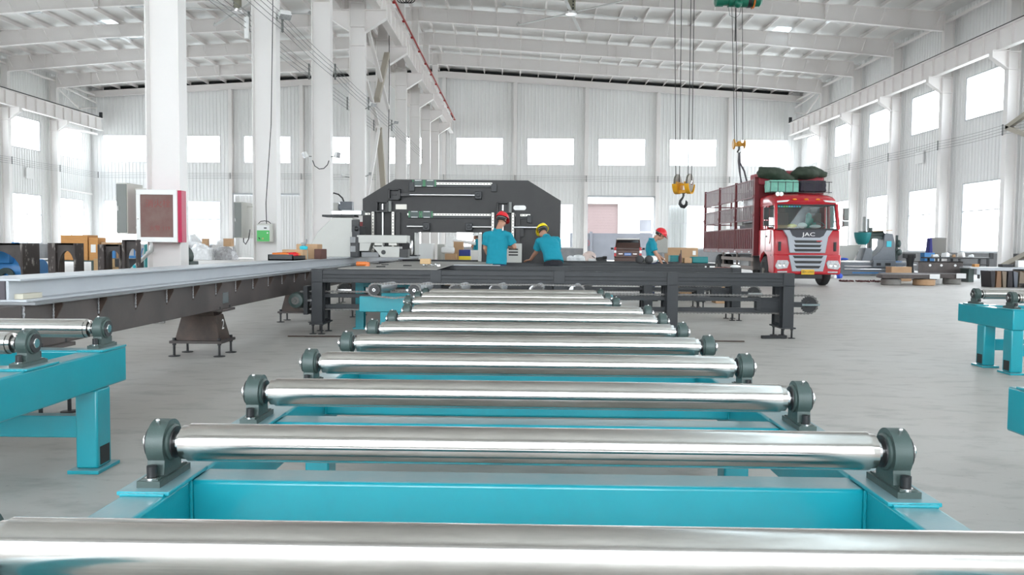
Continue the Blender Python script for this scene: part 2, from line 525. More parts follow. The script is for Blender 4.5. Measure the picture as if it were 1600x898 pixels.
def floor_mat():
    m = bpy.data.materials.new('concrete_floor')
    m.use_nodes = True
    nt = m.node_tree
    b = nt.nodes['Principled BSDF']
    tc = nt.nodes.new('ShaderNodeTexCoord')
    def nz(scale, det, stretch):
        mp = nt.nodes.new('ShaderNodeMapping')
        mp.inputs['Scale'].default_value = stretch
        mp.inputs['Rotation'].default_value = (0, 0, 0.25)
        nt.links.new(tc.outputs['Object'], mp.inputs['Vector'])
        n = nt.nodes.new('ShaderNodeTexNoise')
        n.inputs['Scale'].default_value = scale
        n.inputs['Detail'].default_value = det
        n.inputs['Roughness'].default_value = 0.6
        nt.links.new(mp.outputs[0], n.inputs['Vector'])
        return n
    def ramp(n, p0, c0, p1, c1):
        r = nt.nodes.new('ShaderNodeValToRGB')
        r.color_ramp.elements[0].position = p0
        r.color_ramp.elements[0].color = (*c0, 1)
        r.color_ramp.elements[1].position = p1
        r.color_ramp.elements[1].color = (*c1, 1)
        nt.links.new(n.outputs['Fac'], r.inputs[0])
        return r
    base = ramp(nz(0.28, 8, (1, 1, 1)), 0.32, (0.385, 0.355, 0.322), 0.66, (0.44, 0.417, 0.39))
    streak = ramp(nz(3.2, 10, (0.8, 1.7, 1)), 0.30, (0.76, 0.752, 0.745), 0.50, (1, 1, 1))
    fleck = ramp(nz(26, 4, (1, 1, 1)), 0.26, (0.74, 0.73, 0.72), 0.36, (1, 1, 1))
    m1 = nt.nodes.new('ShaderNodeMix'); m1.data_type = 'RGBA'; m1.blend_type = 'MULTIPLY'; m1.inputs[0].default_value = 1
    m2 = nt.nodes.new('ShaderNodeMix'); m2.data_type = 'RGBA'; m2.blend_type = 'MULTIPLY'; m2.inputs[0].default_value = 1
    nt.links.new(base.outputs[0], m1.inputs[6]); nt.links.new(streak.outputs[0], m1.inputs[7])
    nt.links.new(m1.outputs[2], m2.inputs[6]); nt.links.new(fleck.outputs[0], m2.inputs[7])
    nt.links.new(m2.outputs[2], b.inputs['Base Color'])
    b.inputs['Roughness'].default_value = 0.52
    b.inputs['Specular IOR Level'].default_value = 0.5
    bp = nt.nodes.new('ShaderNodeBump')
    bp.inputs['Strength'].default_value = 0.12
    bp.inputs['Distance'].default_value = 0.004
    nt.links.new(nz(18, 6, (1, 1, 1)).outputs['Fac'], bp.inputs['Height'])
    nt.links.new(bp.outputs[0], b.inputs['Normal'])
    return m
FLOOR = floor_mat()

# ================================================================== SETTING
m = MB(); m.bx(XL - 0.4, XR + 0.4, YB - 0.4, YF + 0.4, -0.25, 0.0)
structure(m.build('floor', FLOOR))
m = MB(); m.bx(-120, 110, -110, YB - 0.41, -0.3, -0.06); m.bx(-120, 110, YF + 0.41, 150, -0.3, -0.06)
m.bx(-120, XL - 0.41, YB - 0.41, YF + 0.41, -0.3, -0.06); m.bx(XR + 0.41, 110, YB - 0.41, YF + 0.41, -0.3, -0.06)
structure(m.build('ground', OUTGROUND))

def ribbed(u0, u1, zb, top, openings, P, pitch=0.3, rib=0.09, depth=0.035):
    """corrugated sheet with openings; P(u, z, d) gives the point, d is the rib depth into the room"""
    us = {round(u0, 4): 0.0, round(u1, 4): 0.0}
    u = u0 + pitch / 2
    while u < u1 - 0.15:
        for o, d in ((0, 0.0), (0.025, depth), (rib - 0.025, depth), (rib, 0.0)):
            us[round(u + o, 4)] = d
        u += pitch
    keys = sorted(us)
    def dep(x):
        for a, b in zip(keys, keys[1:]):
            if a <= x <= b:
                return us[a] + (us[b] - us[a]) * ((x - a) / (b - a) if b > a else 0)
        return 0.0
    extra = {}
    for (a, b, c, d) in openings:
        for q in (a, b):
            if u0 < q < u1:
                extra[round(q, 4)] = dep(q)
    us.update({k: v for k, v in extra.items() if k not in us})
    keys = sorted(us)
    mb = MB()
    for a, b in zip(keys, keys[1:]):
        if b - a < 1e-4:
            continue
        mid = (a + b) / 2
        cuts = sorted([(c, d) for (p, q, c, d) in openings if p <= mid <= q])
        z = zb
        spans = []
        for c, d in cuts:
            if c > z:
                spans.append((z, c, False))
            z = max(z, d)
        spans.append((z, None, True))
        for z0, z1, last in spans:
            za = top(a) if last else z1
            zb_ = top(b) if last else z1
            mb.quad(P(a, z0, us[a]), P(b, z0, us[b]), P(b, zb_, us[b]), P(a, za, us[a]))
    return mb

def plinth_strips(openings, u0, u1):
    """stretches of the block plinth left between doors"""
    doors = sorted((a, b) for a, b, c, d in openings if c < 0.5)
    out, u = [], u0
    for a, b in doors:
        if a > u: out.append((u, a))
        u = b
    out.append((u, u1))
    return out

win_no = [0]
def window(origin, udir, ndir, w, h, mull, trans, frame=FRAMEW, fw=0.06, bars=True):
    """a window: frame mesh with panes as parts. origin is the lower left corner seen from inside"""
    win_no[0] += 1
    key = (round(w, 2), round(h, 2), tuple(mull), tuple(trans), frame.name)
    if key not in WIN:
        f = MB()
        d = 0.09
        f.bx(0, w, -d / 2, d / 2, 0, fw); f.bx(0, w, -d / 2, d / 2, h - fw, h)
        f.bx(0, fw, -d / 2, d / 2, fw, h - fw); f.bx(w - fw, w, -d / 2, d / 2, fw, h - fw)
        for t in trans:
            f.bx(fw, w - fw, -d / 2, d / 2, t - 0.03, t + 0.03)
        xs = [fw] + list(mull) + [w - fw]
        zs = [fw] + list(trans) + [h - fw]
        for q in mull:
            f.bx(q - 0.02, q + 0.02, -d / 2, d / 2, fw, (trans[0] if trans and h > 3 else h - fw))
        panes = []
        for a, b in zip(xs, xs[1:]):
            for c, e in zip(zs, zs[1:]):
                g = MB(); g.quad((a, 0, c), (b, 0, c), (b, 0, e), (a, 0, e))
                panes.append(g.mesh('pane', PANE, smooth=False))
        WIN[key] = (f.mesh('window_frame', frame, smooth=False), panes)
    fm, panes = WIN[key]
    o = structure(link('window_%d' % win_no[0], fm))
    u, n = Vector(udir), Vector(ndir)
    o.matrix_world = Matrix(((u.x, -n.x, 0, origin[0]), (u.y, -n.y, 0, origin[1]), (u.z, -n.z, 1, origin[2]), (0, 0, 0, 1)))
    for p in panes:
        link('pane', p, o)
    return o
WIN = {}

UZ0, UZ1, LZ0, LZ1 = 8.06, 10.36, 1.13, 4.77

# ---- far wall: ten bays of six metres
FB = [-33.4 + 6 * k for k in range(10)]
op = []
for k, c in enumerate(FB):
    op.append((c - 2.0, c + 2.0, UZ0, UZ1))
    if k == 2:
        op.append((-24.3, -18.6, 0.0, 5.4))
    elif k == 7:
        op.append((5.8, 11.36, 0.0, 5.42))
    else:
        op.append((c - 1.97, c + 1.97, LZ0, LZ1 + 0.06))
wall = ribbed(XL, XR, 0.0, lambda x: roof_z(x) + 0.05, op, lambda u, z, d: (u, YF - d, z))
structure(wall.build('wall_far', PANEL, normals=False, smooth=False))
m = MB()
for a, b in plinth_strips(op, XL, XR):
    m.bx(a, b, YF - 0.06, YF + 0.2, 0, 1.08)
structure(m.build('baseboard_far', BLOCKWALL))
for k, c in enumerate(FB):
    window((c - 2.0, YF, UZ0), (1, 0, 0), (0, -1, 0), 4.0, UZ1 - UZ0, (1.33, 2.67), (), FRAMEW)
    if k not in (2, 7):
        window((c - 1.97, YF, LZ0), (1, 0, 0), (0, -1, 0), 3.94, LZ1 + 0.06 - LZ0, (1.3, 2.6), (2.15,), FRAMEW)
# closed sliding door in the third bay, each leaf of ribbed sheet
leafs = structure(ribbed(-24.3, -21.45, 0.02, lambda x: 5.38, [], lambda u, z, d: (u, YF + 0.05 - d, z), 0.24).build('door_1', PANEL, normals=False, smooth=False))
ribbed(-21.45, -18.6, 0.02, lambda x: 5.38, [], lambda u, z, d: (u, YF + 0.03 - d, z), 0.24).build('door_leaf', PANEL, leafs, normals=False, smooth=False)
m = MB(); m.bx(-24.45, -18.45, YF - 0.14, YF - 0.02, 5.38, 5.52)
m.bx(-24.4, -24.28, YF - 0.1, YF - 0.02, 0, 5.4)
m.build('door_track', FRAMEG, leafs)
# open vehicle door: jambs, lintel and the leaf slid to the right
fr = MB(); fr.bx(5.66, 5.8, YF - 0.12, YF + 0.1, 0, 5.5); fr.bx(11.36, 11.5, YF - 0.12, YF + 0.1, 0, 5.5); fr.bx(5.66, 11.5, YF - 0.12, YF + 0.1, 5.42, 5.56)
d2 = structure(fr.build('door_2', FRAMEG))
ribbed(11.7, 14.3, 0.05, lambda x: 5.3, [], lambda u, z, d: (u, YF + 0.28 - d, z), 0.24).build('door_leaf', PANEL, d2, normals=False, smooth=False)

# ---- side walls
bays = [BAY0 - 24 + 6 * k for k in range(13)]
def side_ops(lo_skip=()):
    o = []
    for b in bays:
        a = b + 1.2
        o.append((a, a + 3.6, UZ0, UZ1))
        o.append((a, a + 3.6, LZ0, LZ1))
    return o
so = side_ops()
structure(ribbed(YB, YF, 0.0, lambda y: roof_z(XR) + 0.1, so, lambda u, z, d: (XR - d, u, z)).build('wall_right', PANEL, normals=False, smooth=False))
structure(ribbed(YB, YF, 0.0, lambda y: roof_z(XL) + 0.1, so, lambda u, z, d: (XL + d, u, z)).build('wall_left', PANEL, normals=False, smooth=False))
for nm, x, s in (('baseboard_right', XR, 1), ('baseboard_left', XL, -1)):
    m = MB(); m.bx(x - 0.06 * s, x + 0.2 * s, YB, YF, 0, 1.08)
    structure(m.build(nm, BLOCKWALL))
for a, b, c, d in so:
    up = c > 5
    for x, ud, nd, oy in ((XR, (0, -1, 0), (-1, 0, 0), b), (XL, (0, 1, 0), (1, 0, 0), a)):
        window((x, oy, c), ud, nd, 3.6, d - c, (1.8,) if not up else (), (2.15,) if not up else (), FRAMEG)
# sills along the upper edge of the plinth
for nm, x, s in (('trim_1', XR, 1), ('trim_2', XL, -1)):
    m = MB()
    for a, b, c, d in so:
        if c < 5: m.bx(x - 0.12 * s, x + 0.1 * s, a - 0.05, b + 0.05, c - 0.05, c)
    structure(m.build(nm, FRAMEG))

# ---- wall behind the camera: rows of glazing over three tall open doors
op = []
for k in range(10):
    a = -36.4 + 6 * k
    op.append((a + 0.5, a + 5.5, 0.0, 9.6) if k in (4, 5, 6) else (a + 1.0, a + 5.0, UZ0, UZ1))
structure(ribbed(XL, XR, 0.0, lambda x: roof_z(x) + 0.05, op, lambda u, z, d: (u, YB + d, z)).build('wall_back', PANEL, normals=False, smooth=False))
for a, b, c, d in op:
    if c > 1:
        window((b, YB, c), (-1, 0, 0), (0, 1, 0), b - a, d - c, (1.33, 2.67), (), FRAMEW)
    else:
        window((b, YB, c + 0.02), (-1, 0, 0), (0, 1, 0), b - a, d - c - 0.02, (2.5,), (2.6, 6.0), FRAMEW)

# ---- roof: two slopes of foil faced sheet, purlins below as pieces of it
ADDED_SKYLIGHTS = [(x, x + 1.2, YB + 0.6, 40.0) for x in (-27.0, -16.0, 5.2, 18.6)]  # unseen skylight strips added to brighten the near hall
ROOFPATCH = [(x - .55, x + .55, y - .7, y + .7) for x, y in ((-28.6, 48.2), (-25.6, 51.6), (-27.2, 54.6), (-25.7, 54.8), (-22.5, 48.2), (17.7, 48.3), (16.2, 51.4), (17.4, 54.6))]  # small translucent sheets let into the far roof
def slope(xa, xb, name):
    """sheeted slope; added translucent sheets are set into cut-outs"""
    holes = [h for h in ADDED_SKYLIGHTS + ROOFPATCH if xa < h[0] < xb]
    xs = sorted({xa, xb} | {h[0] for h in holes} | {h[1] for h in holes})
    ys = sorted({YB - .3, YF + .3} | {h[2] for h in holes} | {h[3] for h in holes})
    mb = MB()
    for x0, x1 in zip(xs, xs[1:]):
        for y0, y1 in zip(ys, ys[1:]):
            mx, my = (x0 + x1) / 2, (y0 + y1) / 2
            if any(h[0] < mx < h[1] and h[2] < my < h[3] for h in holes):
                continue
            za, zb = roof_z(x0), roof_z(x1)
            mb.quad((x0, y0, za), (x1, y0, zb), (x1, y1, zb), (x0, y1, za))
            mb.quad((x0, y0, za + .12), (x0, y1, za + .12), (x1, y1, zb + .12), (x1, y0, zb + .12))
    r = structure(mb.build(name, ROOFSHEET, smooth=False, normals=False))
    for x0, x1, y0, y1 in holes:
        q = MB(); q.quad((x0, y0, roof_z(x0) + .03), (x1, y0, roof_z(x1) + .03), (x1, y1, roof_z(x1) + .03), (x0, y1, roof_z(x0) + .03))
        q.build('added_roof_sheet', SKYSHEET, r, smooth=False)
    return r
roof_l = slope(XL - 0.5, XM, 'ceiling')
roof_r = slope(XM, XR + 0.5, 'ceiling')
for x0, x1, y0, y1 in ADDED_SKYLIGHTS:
    portal(((x0 + x1) / 2, (y0 + y1) / 2, roof_z((x0 + x1) / 2) + 0.2), (0, 0, 0), x1 - x0, y1 - y0)
pm = MB()
pm.bx(-0.01, 0.01, 0, 1, -0.22, 0.0); pm.bx(-0.07, 0.01, 0, 1, -0.225, -0.205); pm.bx(-0.01, 0.07, 0, 1, -0.02, 0.0)
pmesh = pm.mesh('purlin', STEELWHITE, smooth=False)
px = []
k = 0
while XM - 0.4 - 1.5 * k > XL: px.append((XM - 0.4 - 1.5 * k, roof_l)); k += 1
k = 0
while XM + 0.4 + 1.5 * k < XR: px.append((XM + 0.4 + 1.5 * k, roof_r)); k += 1
for x, par in px:
    o = link('purlin', pmesh, par, (x, 14.0, roof_z(x) - 0.004))
    o.scale = (1, YF - 14.0, 1)
# flat dark sheet painted as the unlit gap over the far gable beam
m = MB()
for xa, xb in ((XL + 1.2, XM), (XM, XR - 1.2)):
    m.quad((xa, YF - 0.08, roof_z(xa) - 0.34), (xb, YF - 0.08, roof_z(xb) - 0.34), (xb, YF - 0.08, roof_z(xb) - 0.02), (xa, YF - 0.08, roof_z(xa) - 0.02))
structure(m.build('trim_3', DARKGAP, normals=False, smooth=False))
m = MB()
for xa, xb in ((XL, XM), (XM, XR)):
    m.bar((xa, YF - 0.32, roof_z(xa) - 0.58), (xb, YF - 0.32, roof_z(xb) - 0.58), 0.06, 0.46)
    m.bar((xa, YF - 0.32, roof_z(xa) - 0.82), (xb, YF - 0.32, roof_z(xb) - 0.82), 0.3, 0.03)
    m.bar((xa, YF - 0.32, roof_z(xa) - 0.35), (xb, YF - 0.32, roof_z(xb) - 0.35), 0.3, 0.03)
structure(m.build('trim_4', STEELWHITE, smooth=False))

# ---- portal frames: rafters with fly braces, columns with crane corbels
frames_y = [BAY0 + 6 * k for k in range(9)]
COLX_R, COLX_L = 23.22, -35.92
fbm = MB(); fbm.bar((0, 0.10, -0.78), (0, 0.65, -0.18), 0.035, 0.05)
fbmesh = fbm.mesh('fly_brace', STEELWHITE, smooth=False)
def rafter(y):
    mb = MB()
    for xa, xb, da, db in ((COLX_L + .25, -26, 1.02, 0.78), (-26, XM, 0.78, 0.84), (XM, 14, 0.84, 0.78), (14, COLX_R - .25, 0.78, 1.02)):
        za, zb = roof_z(xa) - 0.2, roof_z(xb) - 0.2
        mb.bm.faces.ensure_lookup_table()
        mb.prism([(xa, za - da), (xb, zb - db), (xb, zb), (xa, za)], 'y', y - 0.008, y + 0.008)
        mb.bar((xa, y, za), (xb, y, zb), 0.26, 0.018)
        mb.bar((xa, y, za - da), (xb, y, zb - db), 0.26, 0.018)
    x = -33.0
    while x < 22:                      # bolted splice plates
        zt = roof_z(x) - 0.2
        mb.bx(x - 0.012, x + 0.012, y - 0.13, y + 0.13, zt - 0.87, zt)
        x += 9.9
    return structure(mb.build('roof_beam', STEELWHITE, smooth=False))
for y in frames_y[4:]:
    r = rafter(y)
    for x, _ in px:
        link('fly_brace', fbmesh, r, (x, y, roof_z(x) - 0.22)).scale = (1, -1, 1)

def column_mb(x, depth, wid, z0, z1, y):
    mb = MB()
    h_section(mb, (x, y, z0), (x, y, z1), wid, depth, 0.018, 0.012, (1, 0, 0))
    return mb
def corbel(mb, x0, x1, y, zt, inner):
    """tapered bracket under the crane girder"""
    mb.prism([(x0, zt), (x1, zt), (x1, zt - 0.32), (x0, zt - 0.85)], 'y', y - 0.012, y + 0.012)
    mb.bar((x0, y, zt), (x1, y, zt), 0.34, 0.025)
    mb.bar((x0, y, zt - 0.85), (x1, y, zt - 0.32), 0.34, 0.02)
    mb.bx(min(x1, x1), max(x1, x1) + 0.02, y - 0.15, y + 0.15, zt - 0.32, zt)
for y in frames_y:
    for x, s in ((COLX_R, -1), (COLX_L, 1)):
        mb = column_mb(x, 0.55, 0.36, 0.02, roof_z(x) - 0.35, y)
        mb.bx(x - 0.42, x + 0.42, y - 0.3, y + 0.3, 0, 0.03)
        mb.bx(x - 0.27, x + 0.27, y - 0.17, y + 0.17, 10.55, 10.59); mb.bx(x - 0.27, x + 0.27, y - 0.17, y + 0.17, 9.75, 9.78)
        c = structure(mb.build('column', COLWHITE, smooth=False))
        cb = MB(); corbel(cb, x + s * 0.27, x + s * 1.05, y, 10.62, s)
        cb.build('corbel', STEELWHITE, c, smooth=False)
        k = MB(); k.prism([(x + s * .27, roof_z(x) - 1.28), (x + s * .27, roof_z(x) - 0.75), (x + s * .30, roof_z(x) - 0.75), (x + s * .30, roof_z(x) - 1.28)], 'y', y - .13, y + .13)
        k.build('end_plate', STEELWHITE, c, smooth=False)
# middle row under the ridge: wide lower shaft, slimmer upper shaft, brackets on both sides
for y in frames_y + [BAY0 - 6]:
    x = -6.55
    mb = column_mb(x, 0.62, 0.36, 0.02, 11.0, y)
    mb.bx(x - 0.45, x + 0.45, y - 0.3, y + 0.3, 0, 0.03)
    for q in (9.2, 9.95, 10.9): mb.bx(x - 0.3, x + 0.3, y - 0.17, y + 0.17, q, q + 0.025)
    c = structure(mb.build('column', COLWHITE, smooth=False))
    u = column_mb(x, 0.42, 0.32, 11.0, roof_z(x) - 0.3, y); u.build('upper_shaft', STEELWHITE, c, smooth=False)
    for s in (-1, 1):
        cb = MB(); corbel(cb, x + s * 0.31, x + s * 1.15, y, 10.62, s); cb.build('corbel', STEELWHITE, c, smooth=False)
# gable posts
for k in range(1, 10):
    x = -36.4 + 6 * k
    mb = MB(); h_section(mb, (x, YF - 0.28, 0), (x, YF - 0.28, roof_z(x) - 0.85), 0.3, 0.4, 0.014, 0.01, (0, 1, 0))
    structure(mb.build('column', COLWHITE, smooth=False))

# ---- crane girders with stiffeners and rail
def girder(x, y0, y1, side):
    mb = MB()
    mb.bx(x - 0.008, x + 0.008, y0, y1, 10.66, 11.62)
    mb.bx(x - 0.2, x + 0.2, y0, y1, 11.60, 11.64); mb.bx(x - 0.16, x + 0.16, y0, y1, 10.62, 10.66)
    g = structure(mb.build('trim_%d' % girder.n, STEELWHITE, smooth=False)); girder.n += 1
    st = MB(); st.bx(x - 0.13, x + 0.13, -0.006, 0.006, 10.66, 11.6); sm = st.mesh('stiffener', STEELWHITE, smooth=False)
    y = y0 + 0.6
    while y < y1:
        if y > 30: link('stiffener', sm, g, (0, y, 0))
        y += 1.2
    r = MB(); r.bx(x - 0.05, x + 0.05, y0, y1, 11.64, 11.76); r.build('crane_rail', DARKGREY, g, smooth=False)
    e = MB(); e.bx(x - 0.12, x + 0.12, y1 - 0.12, y1, 11.64, 12.15); e.build('end_stop', DARKGREY, g)
    return g
girder.n = 5
girder(22.55, 5, 69.0, -1)
girder(-35.25, 5, 69.0, 1)
gm = girder(-5.75, 5, 69.0, 1)
girder(-7.35, 5, 69.0, 1)
m = MB(); m.bx(-5.53, -5.47, 5, 69.0, 11.78, 11.86); m.bx(-5.60, -5.40, 68.9, 69.0, 11.72, 11.78)
for k in range(22):
    m.bx(-5.6, -5.47, 6 + 3 * k, 6.04 + 3 * k, 11.72, 11.82)
m.build('conductor_rail', CONDRED, gm)

# ---- bracing near the gable and between the middle columns
def brace(name, mt, *segs, w=0.1):
    mb = MB()
    for a, b in segs: mb.bar(a, b, w, w)
    return structure(mb.build(name, mt, smooth=False))
for x, s in ((22.95, 1), (-35.65, 1)):
    nx = roof_z(x)
    brace('beam', STEELWHITE, ((x, 63.4, nx - .95), (x, 69, nx - 1.35)), ((x, 63.4, nx - 1.3), (x, 66.4, 12.0)), ((x, 66.2, 12.0), (x, 69, nx - 1.75)))
    brace('beam', STEELWHITE, ((x, 63.4, 10.2), (x, 69, 10.35)), w=.16)
    for k in range(8):
        ya = BAY0 + 6 * k + 6
        if ya > 32: brace('beam', STEELWHITE, ((x - (.2 if x > 0 else -.2) + (.35 if x > 0 else -.35), ya, nx - .72), (x + (.15 if x > 0 else -.15), min(ya + 6, 69), nx - .72)), w=.13)
brace('beam', STEELWHITE, ((-6.25, 33.2, 10.3), (-6.25, 39.2, 7.6)), ((-6.25, 33.4, 7.9), (-6.25, 36.2, 6.55)), ((-6.25, 33.4, 3.0), (-6.25, 36.4, 6.4)), ((-6.3, 33.2, 13.6), (-6.3, 39.2, 11.5)), w=.13)
brace('beam', BRACE, ((-6.25, 36.4, 6.4), (-6.25, 38.9, 1.2)), ((-6.3, 38.9, 10.2), (-6.3, 36.2, 7.6)), w=.24)
for y in (63.2,):
    brace('beam', STEELWHITE, ((XL + .25, y, 5.45), (XL + .25, 69, 5.3)), w=.12)
brace('beam', BRACE, ((22.9, 33.4, 2.3), (22.9, 38.8, .5)), ((22.9, 33.3, 5.0), (22.9, 38.9, 7.0)), ((22.9, 33.3, 8.6), (22.9, 38.9, 7.0)), w=.2)

# ---- rain pipes beside the wall columns
for y in frames_y[3:]:
    for x, s in ((XR - 0.22, -1), (XL + 0.22, 1)):
        mb = MB(); mb.cyl((x, y + 0.55, 0.3), (x, y + 0.55, roof_z(x) - 0.3), 0.10, n=12)
        for q in (2.0, 6.5, 11.0): mb.cyl((x, y + .55, q), (x, y + .55, q + .15), 0.115, n=12)
        structure(mb.build('trim_%d' % girder.n, COLWHITE)); girder.n += 1

# ---- outside beyond the open door: yard wall, white building with a rolling shutter
m = MB(); m.bx(5.0, 13.4, 80.0, 80.25, -0.06, 2.55); m.bx(6.9, 7.15, 79.8, 80.3, -0.06, 2.7)
yard = structure(m.build('wall_yard', OUTGREY))
def txt(body, size, mt, parent, loc, rot, name='lettering', ext=0.0, align='CENTER', sx=1.0):
    c = bpy.data.curves.new(name, 'FONT'); c.body = body; c.size = size; c.align_x = align; c.align_y = 'CENTER'; c.extrude = ext
    c.resolution_u = 3
    t = bpy.data.objects.new(name, c); COL.objects.link(t)
    bpy.context.view_layer.update()
    me = bpy.data.meshes.new_from_object(t.evaluated_get(bpy.context.evaluated_depsgraph_get()))
    bpy.data.objects.remove(t); me.name = name
    me.materials.clear(); me.materials.append(mt)
    o = link(name, me, parent, loc); o.rotation_euler = rot; o.scale = (sx, 1, 1)
    return o
txt('下0', 0.75, GRAFFITI, yard, (6.35, 79.79, 1.55), (H, 0, 0), 'graffiti')
bld = thing('building', 'white building with a pinkish rolling shutter beyond the open far door', 'building', (12, 88, -0.06))
m = MB()
for a, b, c, d in ((-14, -5.1, 0, 12), (-5.1, -1.4, 5.9, 12), (-1.4, .85, 0, 12), (.85, 2.9, 0, 2.2), (.85, 2.9, 4.3, 12), (2.9, 14, 0, 12)):
    m.bx(a, b, 0, 0.4, c, d)
m.build('facade', OUTWHITE, bld, smooth=False)
m = MB(); m.bx(-5.3, -1.2, -0.25, 0.0, 5.9, 6.4); m.build('shutter_box', OUTWHITE, bld)
for k in range(20):
    m = MB(); m.box((-3.25, 0.2, 0.15 + 0.295 * k), (3.7, 0.05, 0.312), rot=(0.10, 0, 0)); m.build('shutter_slat', SHUTTER, bld, smooth=False)
f = MB()
for x in (.85, 2.2, 2.83): f.bx(x, x + .08, .1, .2, 2.2, 4.3)
for z in (2.2, 2.85, 4.22): f.bx(.85, 2.9, .1, .2, z, z + .08)
wf = f.build('window_frame', FRAMEW, bld)
g = MB(); g.quad((.85, .16, 2.2), (2.9, .16, 2.2), (2.9, .16, 4.3), (.85, .16, 4.3)); g.build('pane', mat('far_window_glass', (.12, .12, .13), .1), wf, smooth=False)
bl2 = thing('building', 'pale building with glazed front seen through lower left windows of far wall', 'building', (-28, 92, -0.06))
m = MB(); m.bx(-14, 14, 0, 6, 0, 9); m.build('facade', mat('outside_pale_wall', (0.40, 0.41, 0.42), .8), bl2, smooth=False)
for r in range(3):
    for k in range(9):
        m = MB(); m.bx(-12.6 + 2.8 * k, -10.4 + 2.8 * k, -0.06, 0.02, 1.0 + 2.6 * r, 2.8 + 2.6 * r); m.build('window', mat('far_pane', (.13, .15, .18), .15) if (r, k) == (0, 0) else bpy.data.materials['far_pane'], bl2, smooth=False)

# ================================================================== ROLLER CONVEYORS
def pillow_meshes(r=0.06):
    """pillow block around the x axis at the origin: casting, seal, bolts, nipple. returns meshes"""
    out = {}
    prof = []
    n = 26
    for i in range(n + 1):
        a = math.radians(-38 + 256 * i / n)
        prof.append((0.066 * math.cos(a), 0.066 * math.sin(a)))
    pts = prof + [(-0.058, -0.080), (-0.095, -0.082), (-0.097, -0.104), (0.097, -0.104), (0.095, -0.082), (0.058, -0.080)]
    mb = MB(); mb.prism(pts, 'x', -0.024, 0.024)
    mb.lathe((-0.034, 0, 0), (1, 0, 0), [(0, .046), (.004, .052), (.064, .052), (.068, .046)], 24)
    mb.bx(-0.032, 0.032, -0.102, 0.102, -0.104, -0.086)
    out['casting'] = mb.mesh('pillow_block', CAST)
    mb = MB(); mb.annulus((0.034, 0, 0), (1, 0, 0), 0.004, 0.0236, 0.045)
    out['seal'] = mb.mesh('bearing_seal', BLACK)
    mb = MB(); mb.cyl((0, 0, -0.079), (0, 0, -0.048), 0.014, n=14); mb.cyl((0, 0, -0.048), (0, 0, -0.0475), 0.009, n=6)
    out['bolt'] = mb.mesh('bolt', BLACK)
    mb = MB(); mb.annulus((0, 0, -0.086), (0, 0, 1), 0.006, 0.008, 0.019, 16)
    out['washer'] = mb.mesh('washer', CHROME)
    mb = MB(); mb.cyl((0, 0, 0.064), (0, 0, 0.078), 0.006, n=8); mb.ball((0, 0, 0.079), 0.006, u=8, v=6)
    out['nipple'] = mb.mesh('grease_nipple', CHROME)
    return out
PB = pillow_meshes()
ROLL_CACHE = {}
def roller_mesh(L, R):
    k = (L, R)
    if k not in ROLL_CACHE:
        a = MB(); a.lathe((-L / 2, 0, 0), (1, 0, 0), [(0, R - .012), (0.002, R - .006), (.02, R - .005), (.022, R), (L - .022, R), (L - .02, R - .005), (L - .002, R - .006), (L, R - .012)], 64)
        s = MB()
        s.lathe((0, 0, 0), (1, 0, 0), [(-.01, .030), (.012, .030), (.014, .0235), (.105, .0235), (.108, .021)], 24)
        s.annulus((.075, 0, 0), (1, 0, 0), .016, .022, .034, 20)
        ROLL_CACHE[k] = (a.mesh('roller', ROLLER), s.mesh('shaft', CHROME))
    return ROLL_CACHE[k]

